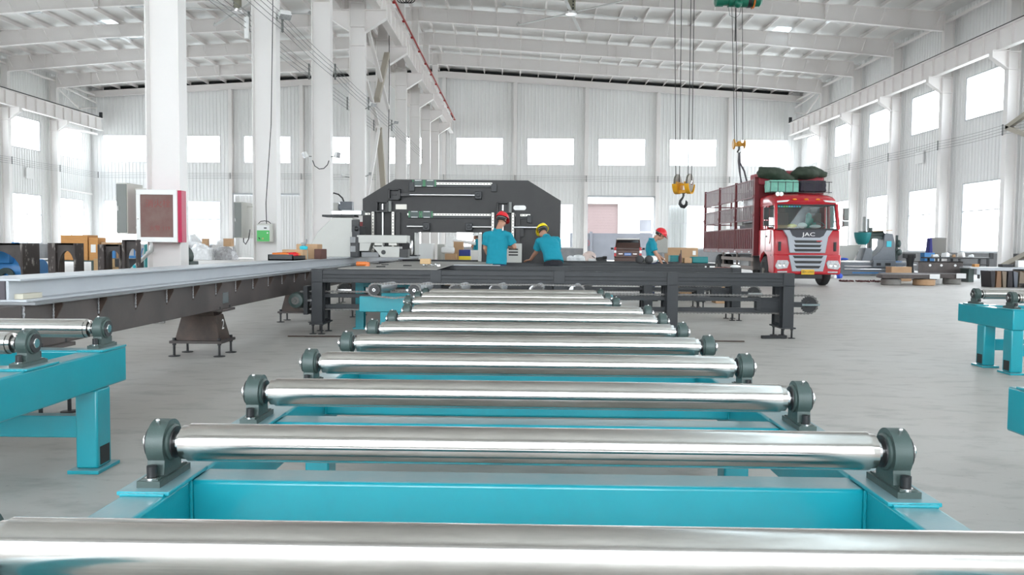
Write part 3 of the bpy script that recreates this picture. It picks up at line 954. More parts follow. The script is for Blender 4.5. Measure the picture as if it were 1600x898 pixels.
def conveyor(label, loc, rz, y0, y1, rollers, L, ztop, legs, R=0.0535, half=1.035, cross=None, rails=True, bw=0.125, bh=0.20, group=None):
    """teal roller table: box side beams, cross beams, legs, seats, pillow blocks, rollers"""
    t = thing('roller_conveyor', label, 'conveyor', loc, rz, group)
    zr = ztop + 0.012 + 0.104
    for s in (-1, 1):
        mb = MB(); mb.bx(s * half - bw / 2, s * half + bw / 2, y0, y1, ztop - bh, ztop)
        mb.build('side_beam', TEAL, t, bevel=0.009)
        for y in legs:
            lg = MB()
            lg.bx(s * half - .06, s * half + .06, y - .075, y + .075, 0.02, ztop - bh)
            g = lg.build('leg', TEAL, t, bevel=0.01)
            ft = MB(); ft.bx(s * half - .085, s * half + .085, y - .12, y + .12, 0, 0.02); ft.build('foot_plate', TEAL, g, bevel=0.003)
            sl = MB(); sl.bx(s * (half + .0595), s * (half + .0612), y - .05, y + .052, .035, .135); sl.build('slot', DARKGAP, g, smooth=False)
    for y in (rollers if cross is None else cross):
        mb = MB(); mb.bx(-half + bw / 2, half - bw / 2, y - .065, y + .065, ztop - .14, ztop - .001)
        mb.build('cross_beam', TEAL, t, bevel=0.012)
        w = MB()
        for s in (-1, 1):
            pts = [(s * (half - bw / 2 - .004), y - .066, ztop - .004 - .13 * q / 9) for q in range(10)]
            w.tube([(p[0], p[1] - .003 * (i % 2), p[2]) for i, p in enumerate(pts)], [.004 + .0015 * (i % 2) for i in range(10)], 6)
        w.build('weld_bead', TEAL, t)
    if rails:
        for y in legs:
            mb = MB(); mb.bx(-half + .06, half - .06, y - .04, y + .04, .18, .30); mb.build('stretcher', TEAL, t, bevel=0.006)
    ym, sm = roller_mesh(L, R)
    for y in rollers:
        r = link('roller', ym, t, (0, y, zr)); r.rotation_euler = (random.uniform(0, 6), 0, 0)
        link('shaft', sm, r, (L / 2, 0, 0)); link('shaft', sm, r, (-L / 2, 0, 0)).rotation_euler = (0, 0, math.pi)
        for s in (-1, 1):
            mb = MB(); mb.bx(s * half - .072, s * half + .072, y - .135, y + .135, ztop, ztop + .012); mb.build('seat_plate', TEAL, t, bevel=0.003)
            wb = MB(); wb.tube([(s * half - .06 + .012 * q, y - .139 + .002 * (q % 2), ztop + .003) for q in range(11)], [.0045 + .0015 * (q % 2) for q in range(11)], 6); wb.build('weld_bead', TEAL, t)
            p = link('pillow_block', PB['casting'], t, (s * half, y, zr))
            link('bearing_seal', PB['seal'], p); link('bearing_seal', PB['seal'], p, (-.072, 0, 0))
            link('grease_nipple', PB['nipple'], p).rotation_euler = (0.5, 0, 0)
            for q in (-1, 1):
                link('bolt', PB['bolt'], p, (0, q * .078, 0)); link('washer', PB['washer'], p, (0, q * .078, 0))
    return t

random.seed(4)
RZ = math.radians(-0.62)
conveyor('longest teal roller conveyor, running from the viewer toward the dark chain transfer', (0.0, 0, 0), RZ, 0.9, 7.25,
         [1.48, 2.29, 3.09, 3.88, 4.67, 5.46, 6.25, 7.03], 1.96, .566, [2.0, 4.05, 6.8], cross=[1.60, 2.38, 3.16, 3.95, 4.74, 5.53, 6.32, 7.10])
conveyor('second teal conveyor beyond the long one, its three rollers set slightly left', (-0.065, 0, 0), 0, 7.72, 9.80,
         [8.14, 8.92, 9.66], 1.96, .566, [7.95, 9.5])
conveyor('teal roller conveyor at left edge of the picture beside the long rusty bed', (-3.385, 0, 0), 0, 1.2, 4.70,
         [1.9, 3.02, 3.86, 4.55], 1.96, .65, [1.6, 4.44], half=1.045)
conveyor('short teal two-roller table at right edge with paired square legs', (5.87, 0, 0), math.radians(-1.2), 8.15, 9.22,
         [8.29, 8.97], 1.96, .648, [8.24, 8.74])
conveyor('teal roller table cut by the right edge, showing only its beam end', (3.30, 0, 0), 0, 1.6, 3.66,
         [2.0, 2.8, 3.45], 1.96, .64, [1.9, 3.3])

# ---- driven cross conveyor: rollers along y with chain loops, under the dark frame
cc = thing('chain_conveyor', 'teal cross conveyor with chain-driven rollers poking from under the dark beam', 'conveyor', (0, 0, 0))
for y in (10.10, 10.86):
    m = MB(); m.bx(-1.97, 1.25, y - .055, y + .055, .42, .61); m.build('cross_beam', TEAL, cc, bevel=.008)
    for x in (-1.58, 1.0):
        m = MB(); m.bx(x - .13, x + .13, y - .055, y + .055, .02, .42); g = m.build('leg', TEAL, cc, bevel=.006)
        f = MB(); f.bx(x - .13, x + .13, y - .12, y + .12, 0, .02); f.build('foot_plate', TEAL, g)
cr = MB(); cr.cyl((0, -0.33, 0), (0, 0.47, 0), .056, n=32); crm = cr.mesh('roller', mat('zinc_roller', (.60, .61, .63), .38, .7))
sp = MB()
pts = []
for i in range(28):
    a = 2 * math.pi * i / 28
    r = .078 if i % 2 else .064
    pts.append((r * math.cos(a), r * math.sin(a)))
sp.prism(pts, 'y', -.006, .006); sp.cyl((0, -.02, 0), (0, .02, 0), .04, n=16)
spm = sp.mesh('sprocket', BLACK)
spe = MB(); spe.annulus((0, -.032, 0), (0, 1, 0), .01, .008, .02, 14); spem = spe.mesh('shaft_end', CHROME)
pbm = MB(); pbm.bx(-.05, .05, -.03, .03, -.09, .05); pbmesh = pbm.mesh('bearing_housing', CAST)
def chain_mesh(path, pitch, w, h, name='drive_chain', closed=True):
    """roller chain along a path in the xz plane (y across): alternating plates"""
    P = [Vector(p) for p in path]
    if closed: P.append(P[0])
    seg = [(P[i + 1] - P[i]).length for i in range(len(P) - 1)]
    tot = sum(seg); n = max(6, int(tot / pitch))
    def at(s):
        s = s % tot if closed else min(s, tot - 1e-6)
        for i, l in enumerate(seg):
            if s <= l: return P[i].lerp(P[i + 1], s / l if l else 0)
            s -= l
        return P[-1]
    mb = MB()
    for i in range(n):
        a, b = at(i * tot / n), at((i + 1) * tot / n)
        d = (b - a).normalized()
        o = w / 2 if i % 2 else w / 2 - .004
        for s in (-1, 1):
            off = Vector((0, s * o, 0))
            mb.bar(a + off, b + off, .003, h * .62, up=Vector((0, 1, 0)).cross(d))
        mb.cyl(a - Vector((0, w / 2 + .002, 0)), a + Vector((0, w / 2 + .002, 0)), h * .56, n=8)
    return mb
RX = [-1.76, -1.27, -.77, -.27, .23, .73]
ZC = .70
for i, x in enumerate(RX):
    r = link('roller', crm, cc, (x, 10.52, ZC))
    r.rotation_euler = (0, 0, math.radians(-8))
    sf = MB(); sf.cyl((0, -.62, 0), (0, .52, 0), .018, n=12); sf.build('shaft', CHROME, r)
    for q in (0, 1):
        s = link('sprocket', spm, cc, (x, 9.97 - .05 * q, ZC))
        if q: link('shaft_end', spem, s)
    link('bearing_housing', pbmesh, cc, (x, 10.11, ZC)); link('bearing_housing', pbmesh, cc, (x, 10.86 + .0, ZC - .03))
for i in range(5):
    xa, xb = RX[i], RX[i + 1]
    y = 9.92 if i % 2 == 0 else 9.97
    path = [(xb + .076 * math.sin(a), y, ZC + .076 * math.cos(a)) for a in [math.pi * q / 8 for q in range(9)]]
    path += [((xa + xb) / 2, y, ZC - .076 - .025)]
    path += [(xa - .076 * math.sin(a), y, ZC - .076 * math.cos(a)) for a in [math.pi * q / 8 for q in range(9)]]
    tag(chain_mesh(path, .034, .016, .022).build('drive_chain', CHAIN, cc, smooth=False, split=False), kind='stuff')

# ================================================================== DARK CHAIN TRANSFER: four parallel frames
tr_t = thing('chain_transfer', 'dark grey chain transfer of parallel frames with chains, on levelling feet', 'machine', (0.47, 11.3, 0))
def level_foot(parent, x, y, h=.12, r=.05):
    f = MB(); f.lathe((x, y, 0), (0, 0, 1), [(0, r), (.008, r), (.012, r * .7)], 18); f.cyl((x, y, .01), (x, y, h + .05), .014, n=10); f.cyl((x, y, h - .02), (x, y, h), .022, n=6)
    return f.build('levelling_foot', BLACK, parent)
FX0, FX1 = -3.35, 3.34       # local to x=.47
def transfer_frame(y, posts, left=True, topz=.905):
    """one frame along x: top channel, posts, lower rail, chain, tension sprocket on the right"""
    m = MB()
    m.bx(FX0, FX1, y - .005, y + .095, topz - .012, topz)
    m.bx(FX0 + .1, FX1 - .1, y + .002, y + .012, topz - .175, topz - .01)
    m.bx(FX0, FX1, y - .02, y + .095, topz - .185, topz - .172)
    m.bx(FX0 + .1, FX1 - .1, y - .016, y + .004, topz - .075, topz - .068)
    m.bx(FX0 + .1, FX1 - .1, y - .012, y + .004, topz - .125, topz - .118)
    m.build('top_beam', DARKGREY, tr_t, bevel=.003)
    for i, x in enumerate(posts):
        full = x in (posts[0], posts[-1]) or len(posts) > 2
        p = MB()
        for dy in (0, .34):
            h_section(p, (x, y + .06 + dy, .15), (x, y + .06 + dy, topz if dy == 0 else topz - .2), .15, .16, .012, .012, (0, 1, 0))
        p.bx(x - .07, x + .07, y + .12, y + .36, .2, .32)
        p.bx(x - .10, x + .10, y - .05, y + .5, .135, .155)
        g = p.build('post', DARKGREY, tr_t, bevel=.002)
        for fx, fy in ((-.06, 0), (.06, 0.0), (-.06, .42), (.06, .42)):
            level_foot(g, x + fx, y + fy, .135)
    m = MB(); m.bx(FX0 + .1, FX1 - .1, y + .18, y + .24, .345, .405); m.build('lower_rail', DARKGREY, tr_t, bevel=.004)
    m = MB(); m.bx(FX0 + .1, FX1 - .1, y + .18, y + .25, .50, .552); m.build('chain_guide', DARKGREY, tr_t, bevel=.003)
    yc = y + .215
    R = .125; zc = .458
    for x, nm in ((FX1 + .28, 1), (FX0 - .16, -1)):
        s = MB()
        pp = [((R - (.016 if i % 2 else 0)) * math.cos(2 * math.pi * i / 44), (R - (.016 if i % 2 else 0)) * math.sin(2 * math.pi * i / 44)) for i in range(44)]
        s.prism(pp, 'y', -.008, .008); s.cyl((0, -.03, 0), (0, .03, 0), .045, n=16)
        so_ = s.build('sprocket', BLACK, tr_t, (x, yc, zc))
        c = MB(); c.bar((-.11, -.045, 0), (.14, -.045, 0), .02, .028); c.build('tension_rod', CHROME, so_)
        b = MB(); b.bx(-.30, -.1, -.04, .04, -.035, .035) if nm > 0 else b.bx(.1, .22, -.04, .04, -.035, .035)
        b.bx(-.26 * nm - .03, -.26 * nm + .03, -.06, .06, -.09, .09); b.build('tension_bracket', DARKGREY, so_, bevel=.003)
    if True:
        b = MB(); b.bx(FX1 - .42, FX1 - .12, yc - .05, yc + .05, .40, .51); b.bx(FX1 - .47, FX1 - .41, yc - .07, yc + .07, .38, .53)
        for q in (.40, .51): b.cyl((FX1 - .50, yc - .05, q), (FX1 - .46, yc - .05, q), .014, n=8)
        b.build('slide_block', DARKGREY, tr_t, bevel=.003)
    x1, x0 = FX1 + .28, FX0 - .16
    path = [(x1 + R * math.sin(a), yc, zc + R * math.cos(a)) for a in [math.pi * q / 12 for q in range(13)]]
    path += [(x0 - R * math.sin(a), yc, zc - R * math.cos(a)) for a in [math.pi * q / 12 for q in range(13)]]
    tag(chain_mesh(path, .05, .03, .028).build('drive_chain', CHAIN, tr_t, smooth=False, split=False), kind='stuff')
transfer_frame(0.0, [FX0 + .08, -1.62, .09, 1.66, FX1 - .08])
transfer_frame(2.7, [FX0 + .08, .3, 1.75, FX1 - .08])
transfer_frame(5.45, [FX0 + .08, FX1 - .08])
transfer_frame(8.15, [1.2, FX1 - .08])
m = MB(); m.bx(-3.0, -1.62, .1, 2.69, .905, .917); m.build('deck_plate', mat('dusty_plate', (.235, .22, .20), .6, 0, (.29, .275, .255), 4, .5), tr_t, smooth=False)
m = MB(); m.bx(-2.9, -.95, 2.8, 5.4, .905, .917); m.build('deck_plate', bpy.data.materials['dusty_plate'], tr_t, smooth=False)
# short offcut under the right foot, drive motor behind the left post, teal stand below
m = MB(); m.box((3.49 + .05, 11.28, .022), (.36, .05, .044), rot=(0, 0, .12)); tag(m.build('steel_offcut', BLACK, bevel=.004), 'short dark square bar lying under the right levelling feet', 'bar')
mo = thing('gear_motor', 'dark round gear motor beside the left post of the chain transfer', 'motor', (-3.12, 11.55, .46))
m = MB(); m.lathe((0, -.20, 0), (0, 1, 0), [(0, .06), (.01, .10), (.07, .115), (.22, .115), (.26, .08)], 24); m.build('housing', CAST, mo)
m = MB(); m.annulus((0, -.205, 0), (0, 1, 0), .01, .025, .055, 20); m.cyl((0, -.215, 0), (0, -.2, 0), .018, n=12); m.build('hub', CHAIN, mo)
m = MB(); m.bx(.10, .16, -.15, .1, -.2, .2); m.build('mount_plate', DARKGREY, mo, bevel=.003)
ts = thing('support_stand', 'teal stand with I-section legs under the left end of the dark transfer', 'stand', (-2.35, 12.1, 0))
for x in (0, .74):
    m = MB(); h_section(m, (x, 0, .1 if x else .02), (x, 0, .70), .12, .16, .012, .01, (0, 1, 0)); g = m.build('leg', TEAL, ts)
    f = MB(); f.bx(x - .1, x + .1, -.1, .1, .0 if not x else .1, .02 if not x else .12); f.build('foot_plate', TEAL, g)
    if x:
        for q in (-.07, .07): level_foot(g, x + q, 0, .1)
m = MB(); m.bx(-.05, .8, -.05, .05, .35, .47); m.bx(-.05, .8, -.05, .05, .62, .70); m.build('stretcher', TEAL, ts, bevel=.005)

# ================================================================== LONG RAIL BED ON PEDESTALS
bed = thing('rail_bed', 'long rusty welded box bed carrying a light grey rail beam, on pedestals', 'machine', (-3.55, 5.4, 0))
m = MB(); m.bx(-.25, .25, -.6, -.02, .52, .825); m.bx(-.25, .25, 0, 11.0, .52, .825); m.bx(-.25, .25, 11.02, 24, .52, .825)
m.build('box_beam', MILL, bed, bevel=.006)
w = MB()
for y in (-.01, 11.01):
    w.tube([(.252, y + .004 * (q % 2), .52 + .3 * q / 16) for q in range(17)], [.008 + .004 * (q % 2) for q in range(17)], 6)
w.build('weld_seam', WELD, bed)
m = MB(); m.bx(-.22, .33, .0, 24, .825, .845); m.build('bed_plate', GREYSTEEL, bed, bevel=.003)
r = MB(); r.bx(-.22, .22, .02, 24, .985, 1.0); r.bx(-.17, -.15, .02, 24, .86, .985); r.bx(.12, .14, .02, 24, .86, .985); r.bx(-.22, .26, .02, 24, .845, .86)
r.bx(-.22, -.14, .0, .03, .86, .985)
r.build('rail_beam', RAILPAINT, bed, bevel=.003)
m = MB(); m.bx(-.10, .12, .01, .03, .862, .985); m.build('rail_end', mat('rail_end_dark', (.06, .05, .06), .6), bed)
m = MB(); m.bx(.14, .2, .08, .3, .861, .895); m.build('spacer_block', mat('pale_block', (.5, .47, .38), .6), bed)
gm_ = MB(); gm_.prism([(.25, .825), (.32, .825), (.32, .805), (.25, .67)], 'y', -.007, .007); gmesh = gm_.mesh('gusset', RUSTY, smooth=False)
wm_ = MB(); wm_.tube([(.254, -.01, .69 + .13 * q / 10) for q in range(11)], [.006 + .003 * (q % 2) for q in range(11)], 6); wmesh = wm_.mesh('weld_seam', WELD)
for k in range(30):
    g = link('gusset', gmesh, bed, (0, .35 + .62 * k, 0)); link('weld_seam', wmesh, g)
lp = MB(); lp.bx(.252, .256, 3.65, 3.82, .58, .70)
lp.build('bright_patch', ZINC, bed)
def pedestal(y, number=None):
    p = MB()
    p.box((0, y, .31), (.50, .34, .28), taper=(.74, .74))
    p.bx(-.17, .17, y - .13, y + .13, .45, .50)
    p.prism([(-.24, .495), (.24, .495), (.17, .43), (-.17, .43)], 'y', y - .02, y + .02)
    o = p.build('pedestal', RUSTY, bed, bevel=.004)
    q = MB(); q.bx(-.29, .29, y - .22, y + .22, .145, .175); q.bx(-.27, .30, y - .19, y + .19, .495, .522); q.build('base_plate', MILL, o, bevel=.003)
    b = MB()
    for sx in (-1, 1):
        for sy in (-1, 1): b.cyl((sx * .24, y + sy * .15, .522), (sx * .24, y + sy * .15, .55), .018, n=6); b.cyl((sx * .25, y + sy * .18, .175), (sx * .25, y + sy * .18, .205), .02, n=6)
    b.build('nut', BLACK, o)
    for sx in (-1, 1):
        for sy in (-1, 1): level_foot(o, sx * .25, y + sy * .18, .145, .062)
    if number: txt(number, .16, CHALK, o, (.235, y - .02, .34), (H, 0, H), 'chalk_mark')
    return o
pedestal(3.72, '2'); pedestal(7.75); pedestal(.35); pedestal(12.0); pedestal(16.0); pedestal(20.0)
m = MB(); m.box((-5.66, 12.6, .03), (.30, .12, .06), rot=(0, 0, .3)); tag(m.build('steel_block', CHAIN, bevel=.003), 'small steel plate lying on the floor below the rusty bed', 'plate')
m = MB(); m.tube([(-3.1, 10.9, .012), (-2.2, 10.95, .012), (-1, 10.9, .012), (3, 10.8, .012)], .01, 6); 
tag(m.build('floor_bar', RUSTY), 'thin rusty rod lying across the floor behind the pedestal', 'rod')

# ================================================================== GANTRY DRILLING FRAME
gy = 18.0
ga = thing('gantry_frame', 'big dark grey gantry plate with chamfered corners, guide rails and a square opening', 'machine', (-1.275, gy, 0))
gx = lambda x: x + 1.275
def oct_plate(y0, y1):
    """outline with a chamfered top and an open passage, built from convex prisms"""
    m = MB()
    m.prism([(gx(-3.45), 1.03), (gx(-2.30), 1.03), (gx(-2.30), 1.54), (gx(-2.30), 2.685), (gx(-2.74), 2.685), (gx(-3.45), 2.25)], 'y', y0, y1)
    m.prism([(gx(-.82), .30), (gx(.905), .30), (gx(.905), 2.25), (gx(.184), 2.685), (gx(-.82), 2.685)], 'y', y0, y1)
    m.prism([(gx(-2.30), 1.54), (gx(-.82), 1.54), (gx(-.82), 2.685), (gx(-2.30), 2.685)], 'y', y0, y1)
    return m
oct_plate(0.0, 0.10).build('face_plate', GANTRY, ga, smooth=False)
oct_plate(0.5, 0.56).build('rear_plate', GANTRY, ga, smooth=False)
m = MB()
for a, b in (((-3.44, 1.03), (-3.44, 2.25)), ((.895, .3), (.895, 2.25)), ((-2.31, 1.03), (-2.31, 1.54)), ((-.81, .3), (-.81, 1.54))):
    m.bx(gx(a[0]) - .02, gx(a[0]) + .02, .1, .5, a[1], b[1])
m.bx(gx(-2.3), gx(-.82), .1, .5, 1.54, 1.58); m.bx(gx(-2.74), gx(.184), .1, .5, 2.645, 2.685)
m.build('side_web', GANTRY, ga, smooth=False)
m = MB(); m.bx(gx(-3.75), gx(-2.25), -.05, .6, 1.002, 1.03); m.bx(gx(-.9), gx(1.0), -.2, .8, 0, .3); m.build('base', DARKGREY, ga, bevel=.01)
HOLE = mat('bolt_hole', (.05, .05, .05), .6)
IVORYRAIL = mat('guide_rail_steel', (.62, .60, .55), .35, .3)
def guide_rail(x0, x1, z0, z1, y=-.035, backed=True):
    """linear guide with counterbored holes along its length"""
    r = MB(); r.bx(gx(x0), gx(x1), y, 0.0, z0, z1); o = r.build('guide_rail', IVORYRAIL, ga, smooth=False)
    hor = (x1 - x0) > (z1 - z0)
    n = max(2, int((max(x1 - x0, z1 - z0)) / .068))
    h = MB()
    for i in range(n):
        t = (i + .5) / n
        c = (gx(x0 + (x1 - x0) * t), y - .001, (z0 + z1) / 2) if hor else (gx((x0 + x1) / 2), y - .001, z0 + (z1 - z0) * t)
        h.cyl((c[0], y - .002, c[2]), (c[0], y + .004, c[2]), .013, n=8)
    tag(h.build('rail_hole', HOLE, o, smooth=False, split=False), kind='stuff')
    return o
SLIDEG = mat('slider_green', (.02, .16, .06), .45)
def slider(x, z, y=-.07):
    s = MB(); s.bx(gx(x) - .10, gx(x) + .10, y, y + .04, z - .075, z + .075); o = s.build('slider', CAST, ga, bevel=.004)
    e = MB(); e.bx(gx(x) - .13, gx(x) - .10, y + .002, y + .04, z - .07, z + .07); e.bx(gx(x) + .10, gx(x) + .13, y + .002, y + .04, z - .07, z + .07); e.build('end_cap', SLIDEG, o)
    for q in (-1, 1):
        b = MB(); b.bx(gx(x) - .07, gx(x) + .07, y - .003, y, z + q * .062 - .007, z + q * .062 + .007); b.build('slider_marking', WHITE, o, smooth=False)
    return o
# top horizontal rail with two sliders, dark backing strip and end block
guide_rail(-2.34, -.60, 2.575, 2.625)
m = MB(); m.bx(gx(-2.38), gx(-.58), -.02, 0, 2.52, 2.57); m.bx(gx(-.62), gx(-.50), -.07, 0, 2.43, 2.60); m.bx(gx(-2.42), gx(-2.30), -.07, 0, 2.43, 2.63); m.build('rail_bracket', DARKGREY, ga, bevel=.004)
slider(-2.22, 2.60); slider(-1.96, 2.60)
# ball screws
def screw(a, b, z, wa, wb, hor=True, x=None):
    s = MB()
    if hor: s.cyl((gx(a), -.10, z), (gx(b), -.10, z), .022, n=14)
    else: s.cyl((gx(x), -.10, a), (gx(x), -.10, b), .02, n=14)
    s.build('ball_screw', ZINC, ga)
    for q, w in ((a, wa), (b, wb)):
        if not w: continue
        k = MB()
        c = (gx(q), -.10, z) if hor else (gx(x), -.10, q)
        k.bx(c[0] - w / 2, c[0] + w / 2, -.17, 0, c[2] - .085, c[2] + .085)
        k.cyl((c[0], -.19, c[2]), (c[0], -.16, c[2]), .05, n=6)
        k.build('screw_support', DARKGREY, ga, bevel=.012)
screw(-2.60, -.90, 2.345, .0, .15)
m = MB()
for a, b, c, d in ((-2.86, -2.60, 2.44, 2.47), (-2.86, -2.60, 2.23, 2.26), (-2.86, -2.83, 2.23, 2.47), (-2.64, -2.60, 2.23, 2.47)): m.bx(gx(a), gx(b), -.16, 0, c, d)
m.bx(gx(-2.86), gx(-2.6), -.02, 0, 2.23, 2.47); m.bx(gx(-2.60), gx(-2.40), -.13, -.07, 2.31, 2.38); m.bx(gx(-2.80), gx(-2.70), -.05, -.02, 2.33, 2.36)
m.build('motor_mount', BLACK, ga, bevel=.004)
# middle rails
guide_rail(-3.45, -3.28, 1.90, 1.945); guide_rail(-2.46, -.62, 1.90, 1.945); guide_rail(-.13, .24, 1.90, 1.945)
slider(-2.30, 1.92); slider(-2.03, 1.92)
m = MB(); m.bx(gx(-2.46), gx(-.60), -.03, 0, 1.84, 1.89); m.bx(gx(-.13), gx(.22), -.03, 0, 1.84, 1.89); m.bx(gx(.17), gx(.27), -.08, 0, 1.76, 1.92); m.build('rail_bracket', DARKGREY, ga, bevel=.004)
screw(-2.46, -2.03, 1.655, 0, .15); screw(-1.10, -.60, 1.655, .15, 0); screw(-.13, .55, 1.655, 0, 0)
# vertical columns either side, each with two rails, a screw and a motor bracket
for xc in (-2.99, -.36):
    zb_ = 1.03 if xc < -1 else .4
    m = MB(); m.bx(gx(xc - .27), gx(xc - .17), -.05, 0, zb_, 1.975); m.bx(gx(xc + .17), gx(xc + .27), -.05, 0, zb_, 1.975); m.build('column_strip', GANTRY, ga, bevel=.004)
    m = MB(); m.bx(gx(xc + .28), gx(xc + .38), -.10, 0, zb_, 1.96); m.build('column_cover', GANTRY, ga, bevel=.004)
    guide_rail(xc - .245, xc - .195, zb_ + .05, 1.97, y=-.085); guide_rail(xc + .195, xc + .245, zb_ + .05, 1.97, y=-.085)
    screw(zb_ + .05, 1.98, 0, 0, 0, False, xc)
    m = MB()
    for a, b, c, d in ((-.13, .13, 2.17, 2.20), (-.13, -.10, 1.98, 2.2), (.10, .13, 1.98, 2.2), (-.13, .13, 1.96, 1.99)): m.bx(gx(xc + a), gx(xc + b), -.2, 0, c, d)
    m.bx(gx(xc - .13), gx(xc + .13), -.03, 0, 1.98, 2.2)
    o = m.build('motor_bracket', BLACK, ga, bevel=.004)
    m = MB(); m.bx(gx(xc - .012), gx(xc + .012), -.12, -.08, 2.02, 2.14); m.build('coupling', ZINC, o)
    m = MB(); m.bx(gx(xc + .13), gx(xc + .19), -.16, -.02, 1.97, 2.20); m.build('bracket_side', CABDARK, o, bevel=.003)
m = MB(); m.bx(gx(-2.72), gx(-2.48), -.004, 0, 2.03, 2.14); m.build('name_plate', mat('dull_plate', (.30, .29, .26), .35, .6), ga)
m = MB(); pts = [(gx(.007) + .15 * math.copysign(1, math.cos(a)) * .6 + .05 * math.cos(a), 2.085 + .052 * math.sin(a)) for a in [2 * math.pi * i / 24 for i in range(24)]]
m.prism(pts, 'y', -.006, 0); m.build('name_plate', WHITE, ga, smooth=False)
m = MB(); m.bx(gx(.02), gx(.10), -.10, 0, 1.45, 1.68); m.bx(gx(.40), gx(.44), -.06, 0, 1.5, 1.76); m.build('cover', GANTRY, ga, bevel=.004)
m = MB(); m.bx(gx(-.30), gx(.12), -.06, 0, .75, 1.30); m.build('lower_cover', GANTRY, ga, bevel=.006)
m = MB(); m.bx(gx(-2.30), gx(-2.265), -.06, .55, 1.03, 1.52); m.build('passage_liner', MACHWHITE, ga, bevel=.004)
m = MB(); m.bx(gx(-.90), gx(-.82), -.06, .55, .9, 1.52); m.build('passage_liner', MACHWHITE, ga, bevel=.004)
# pale parts box hanging at the right of the passage
m = MB(); m.bx(-.30, .06, 17.42, 17.67, .0, 1.30); pb = tag(m.build('parts_box', MACHWHITE, bevel=.01), 'ivory box with vent slots standing behind the red-helmeted worker', 'box')
m = MB()
for k in range(3): m.bx(-.22, -.02, 17.412, 17.42, 1.04 + .06 * k, 1.07 + .06 * k)
m.build('vent_slot', DARKGAP, pb, smooth=False)

# ================================================================== IVORY DRILL CARRIAGE ON THE BED
wm = thing('drill_carriage', 'ivory carriage column with sloping back riding on the grey rail bed', 'machine', (-3.4, 16.3, 1.0))
ox = lambda x: x + 3.4
m = MB(); m.prism([(ox(-4.30), .0), (ox(-3.33), .0), (ox(-3.33), .78), (ox(-3.72), .78), (ox(-4.02), .50)], 'y', 0, .75); m.build('column', MACHWHITE, wm, bevel=.008)
m = MB(); m.lathe((ox(-3.98), -.001, .11), (0, -1, 0), [(0, .045), (.006, .05), (.01, .03)], 16); m.build('plug', CHAIN, wm)
m = MB(); m.bx(ox(-3.33), ox(-3.18), -.04, .6, .0, .62); m.bx(ox(-3.36), ox(-3.2), -.06, .1, .0, .4); m.build('slide_way', DARKGREY, wm, bevel=.006)
m = MB()
for q in (.10, .28): m.bx(ox(-3.36), ox(-3.25), -.08, -.02, q, q + .12)
m.build('slide_block', GREYSTEEL, wm, bevel=.005)
m = MB(); m.bx(ox(-3.34), ox(-3.20), -.02, .1, .5, .74); m.ball((ox(-3.24), -.02, .56), .055); m.build('limit_switch', BLACK, wm)
m = MB(); m.bx(ox(-3.23), ox(-2.23), -.05, .4, .285, .44); arm = m.build('arm', MACHWHITE, wm, bevel=.008)
m = MB(); m.prism([(ox(-3.2), .44), (ox(-2.95), .44), (ox(-2.95), .285), (ox(-3.0), .12), (ox(-3.2), .12)], 'y', -.03, .3); m.build('bracket', MACHWHITE, wm, bevel=.005)
m = MB()
for q in (-2.80, -2.52): m.bx(ox(q) - .08, ox(q) + .08, -.04, .2, .235, .29)
m.build('slide_block', CABINET, wm, bevel=.004)
m = MB(); m.prism([(ox(-2.92), .215), (ox(-2.38), .215), (ox(-2.38), .0), (ox(-2.75), .0), (ox(-2.84), .12)], 'y', -.05, .35); sd = m.build('saddle', MACHWHITE, wm, bevel=.006)
m = MB(); m.cyl((ox(-2.70), -.056, .10), (ox(-2.70), -.045, .10), .045, n=20); m.build('bore', BLACK, sd)
m = MB(); m.bx(ox(-3.15), ox(-2.80), .0, .4, .0, .1); m.build('base', GREYSTEEL, wm, bevel=.006)
m = MB(); m.bx(ox(-2.38), ox(-2.22), -.02, .3, .0, .17); m.build('gear_box', BLACK, wm, bevel=.006)
m = MB(); m.lathe((ox(-2.17), -.02, .20), (1, 0, 0), [(0, .02), (.01, .15), (.025, .155), (.04, .14), (.05, .02)], 24); m.build('hand_wheel', CHROME, wm)
# spindle head on top of the carriage
m = MB(); m.bx(ox(-3.95), ox(-3.30), .05, .5, .80, .84); m.build('top_plate', DARKGREY, wm, bevel=.004)
m = MB(); m.bx(ox(-3.55), ox(-3.15), .0, .4, .84, .93); m.bx(ox(-3.75), ox(-3.55), .0, .4, .84, .92); m.build('clamp', ZINC, wm, bevel=.008)
dh = thing('boring_machine', 'grey drilling head with black cable, behind the ivory carriage between two columns', 'machine', (-6.42, 29.6, 0))
m = MB(); m.bx(-.30, .30, 0, .6, 0, 2.0); m.build('pedestal', BLACK, dh, bevel=.01)
m = MB(); m.bx(-.45, .40, -.1, .6, 2.0, 2.14); m.build('head_plate', DARKGREY, dh, bevel=.01)
m = MB(); m.cyl((-.30, .1, 2.22), (-.30, .1, 2.75), .17, n=20); m.bx(-.45, -.15, .0, .3, 2.14, 2.24); m.build('motor', MACHWHITE, dh, bevel=.01)
m = MB(); m.bx(-.08, .36, .0, .35, 2.44, 2.80); m.cyl((-.2, .15, 2.58), (.1, .15, 2.58), .14, n=18); m.build('spindle_housing', LATHE, dh, bevel=.012)
m = MB(); m.bx(-.06, .14, .05, .3, 2.14, 2.44); m.build('spindle', BLACK, dh, bevel=.006)
m = MB(); m.bx(.16, .34, .05, .3, 2.14, 2.36); m.build('gear_cover', MACHWHITE, dh, bevel=.012)
m = MB(); m.tube([(-.45, .0, 2.95), (-.30, -.03, 3.10), (-.12, -.03, 3.05), (.02, -.02, 2.92), (.06, .05, 2.78)], .028, 8); m.build('cable', CABLE, dh)
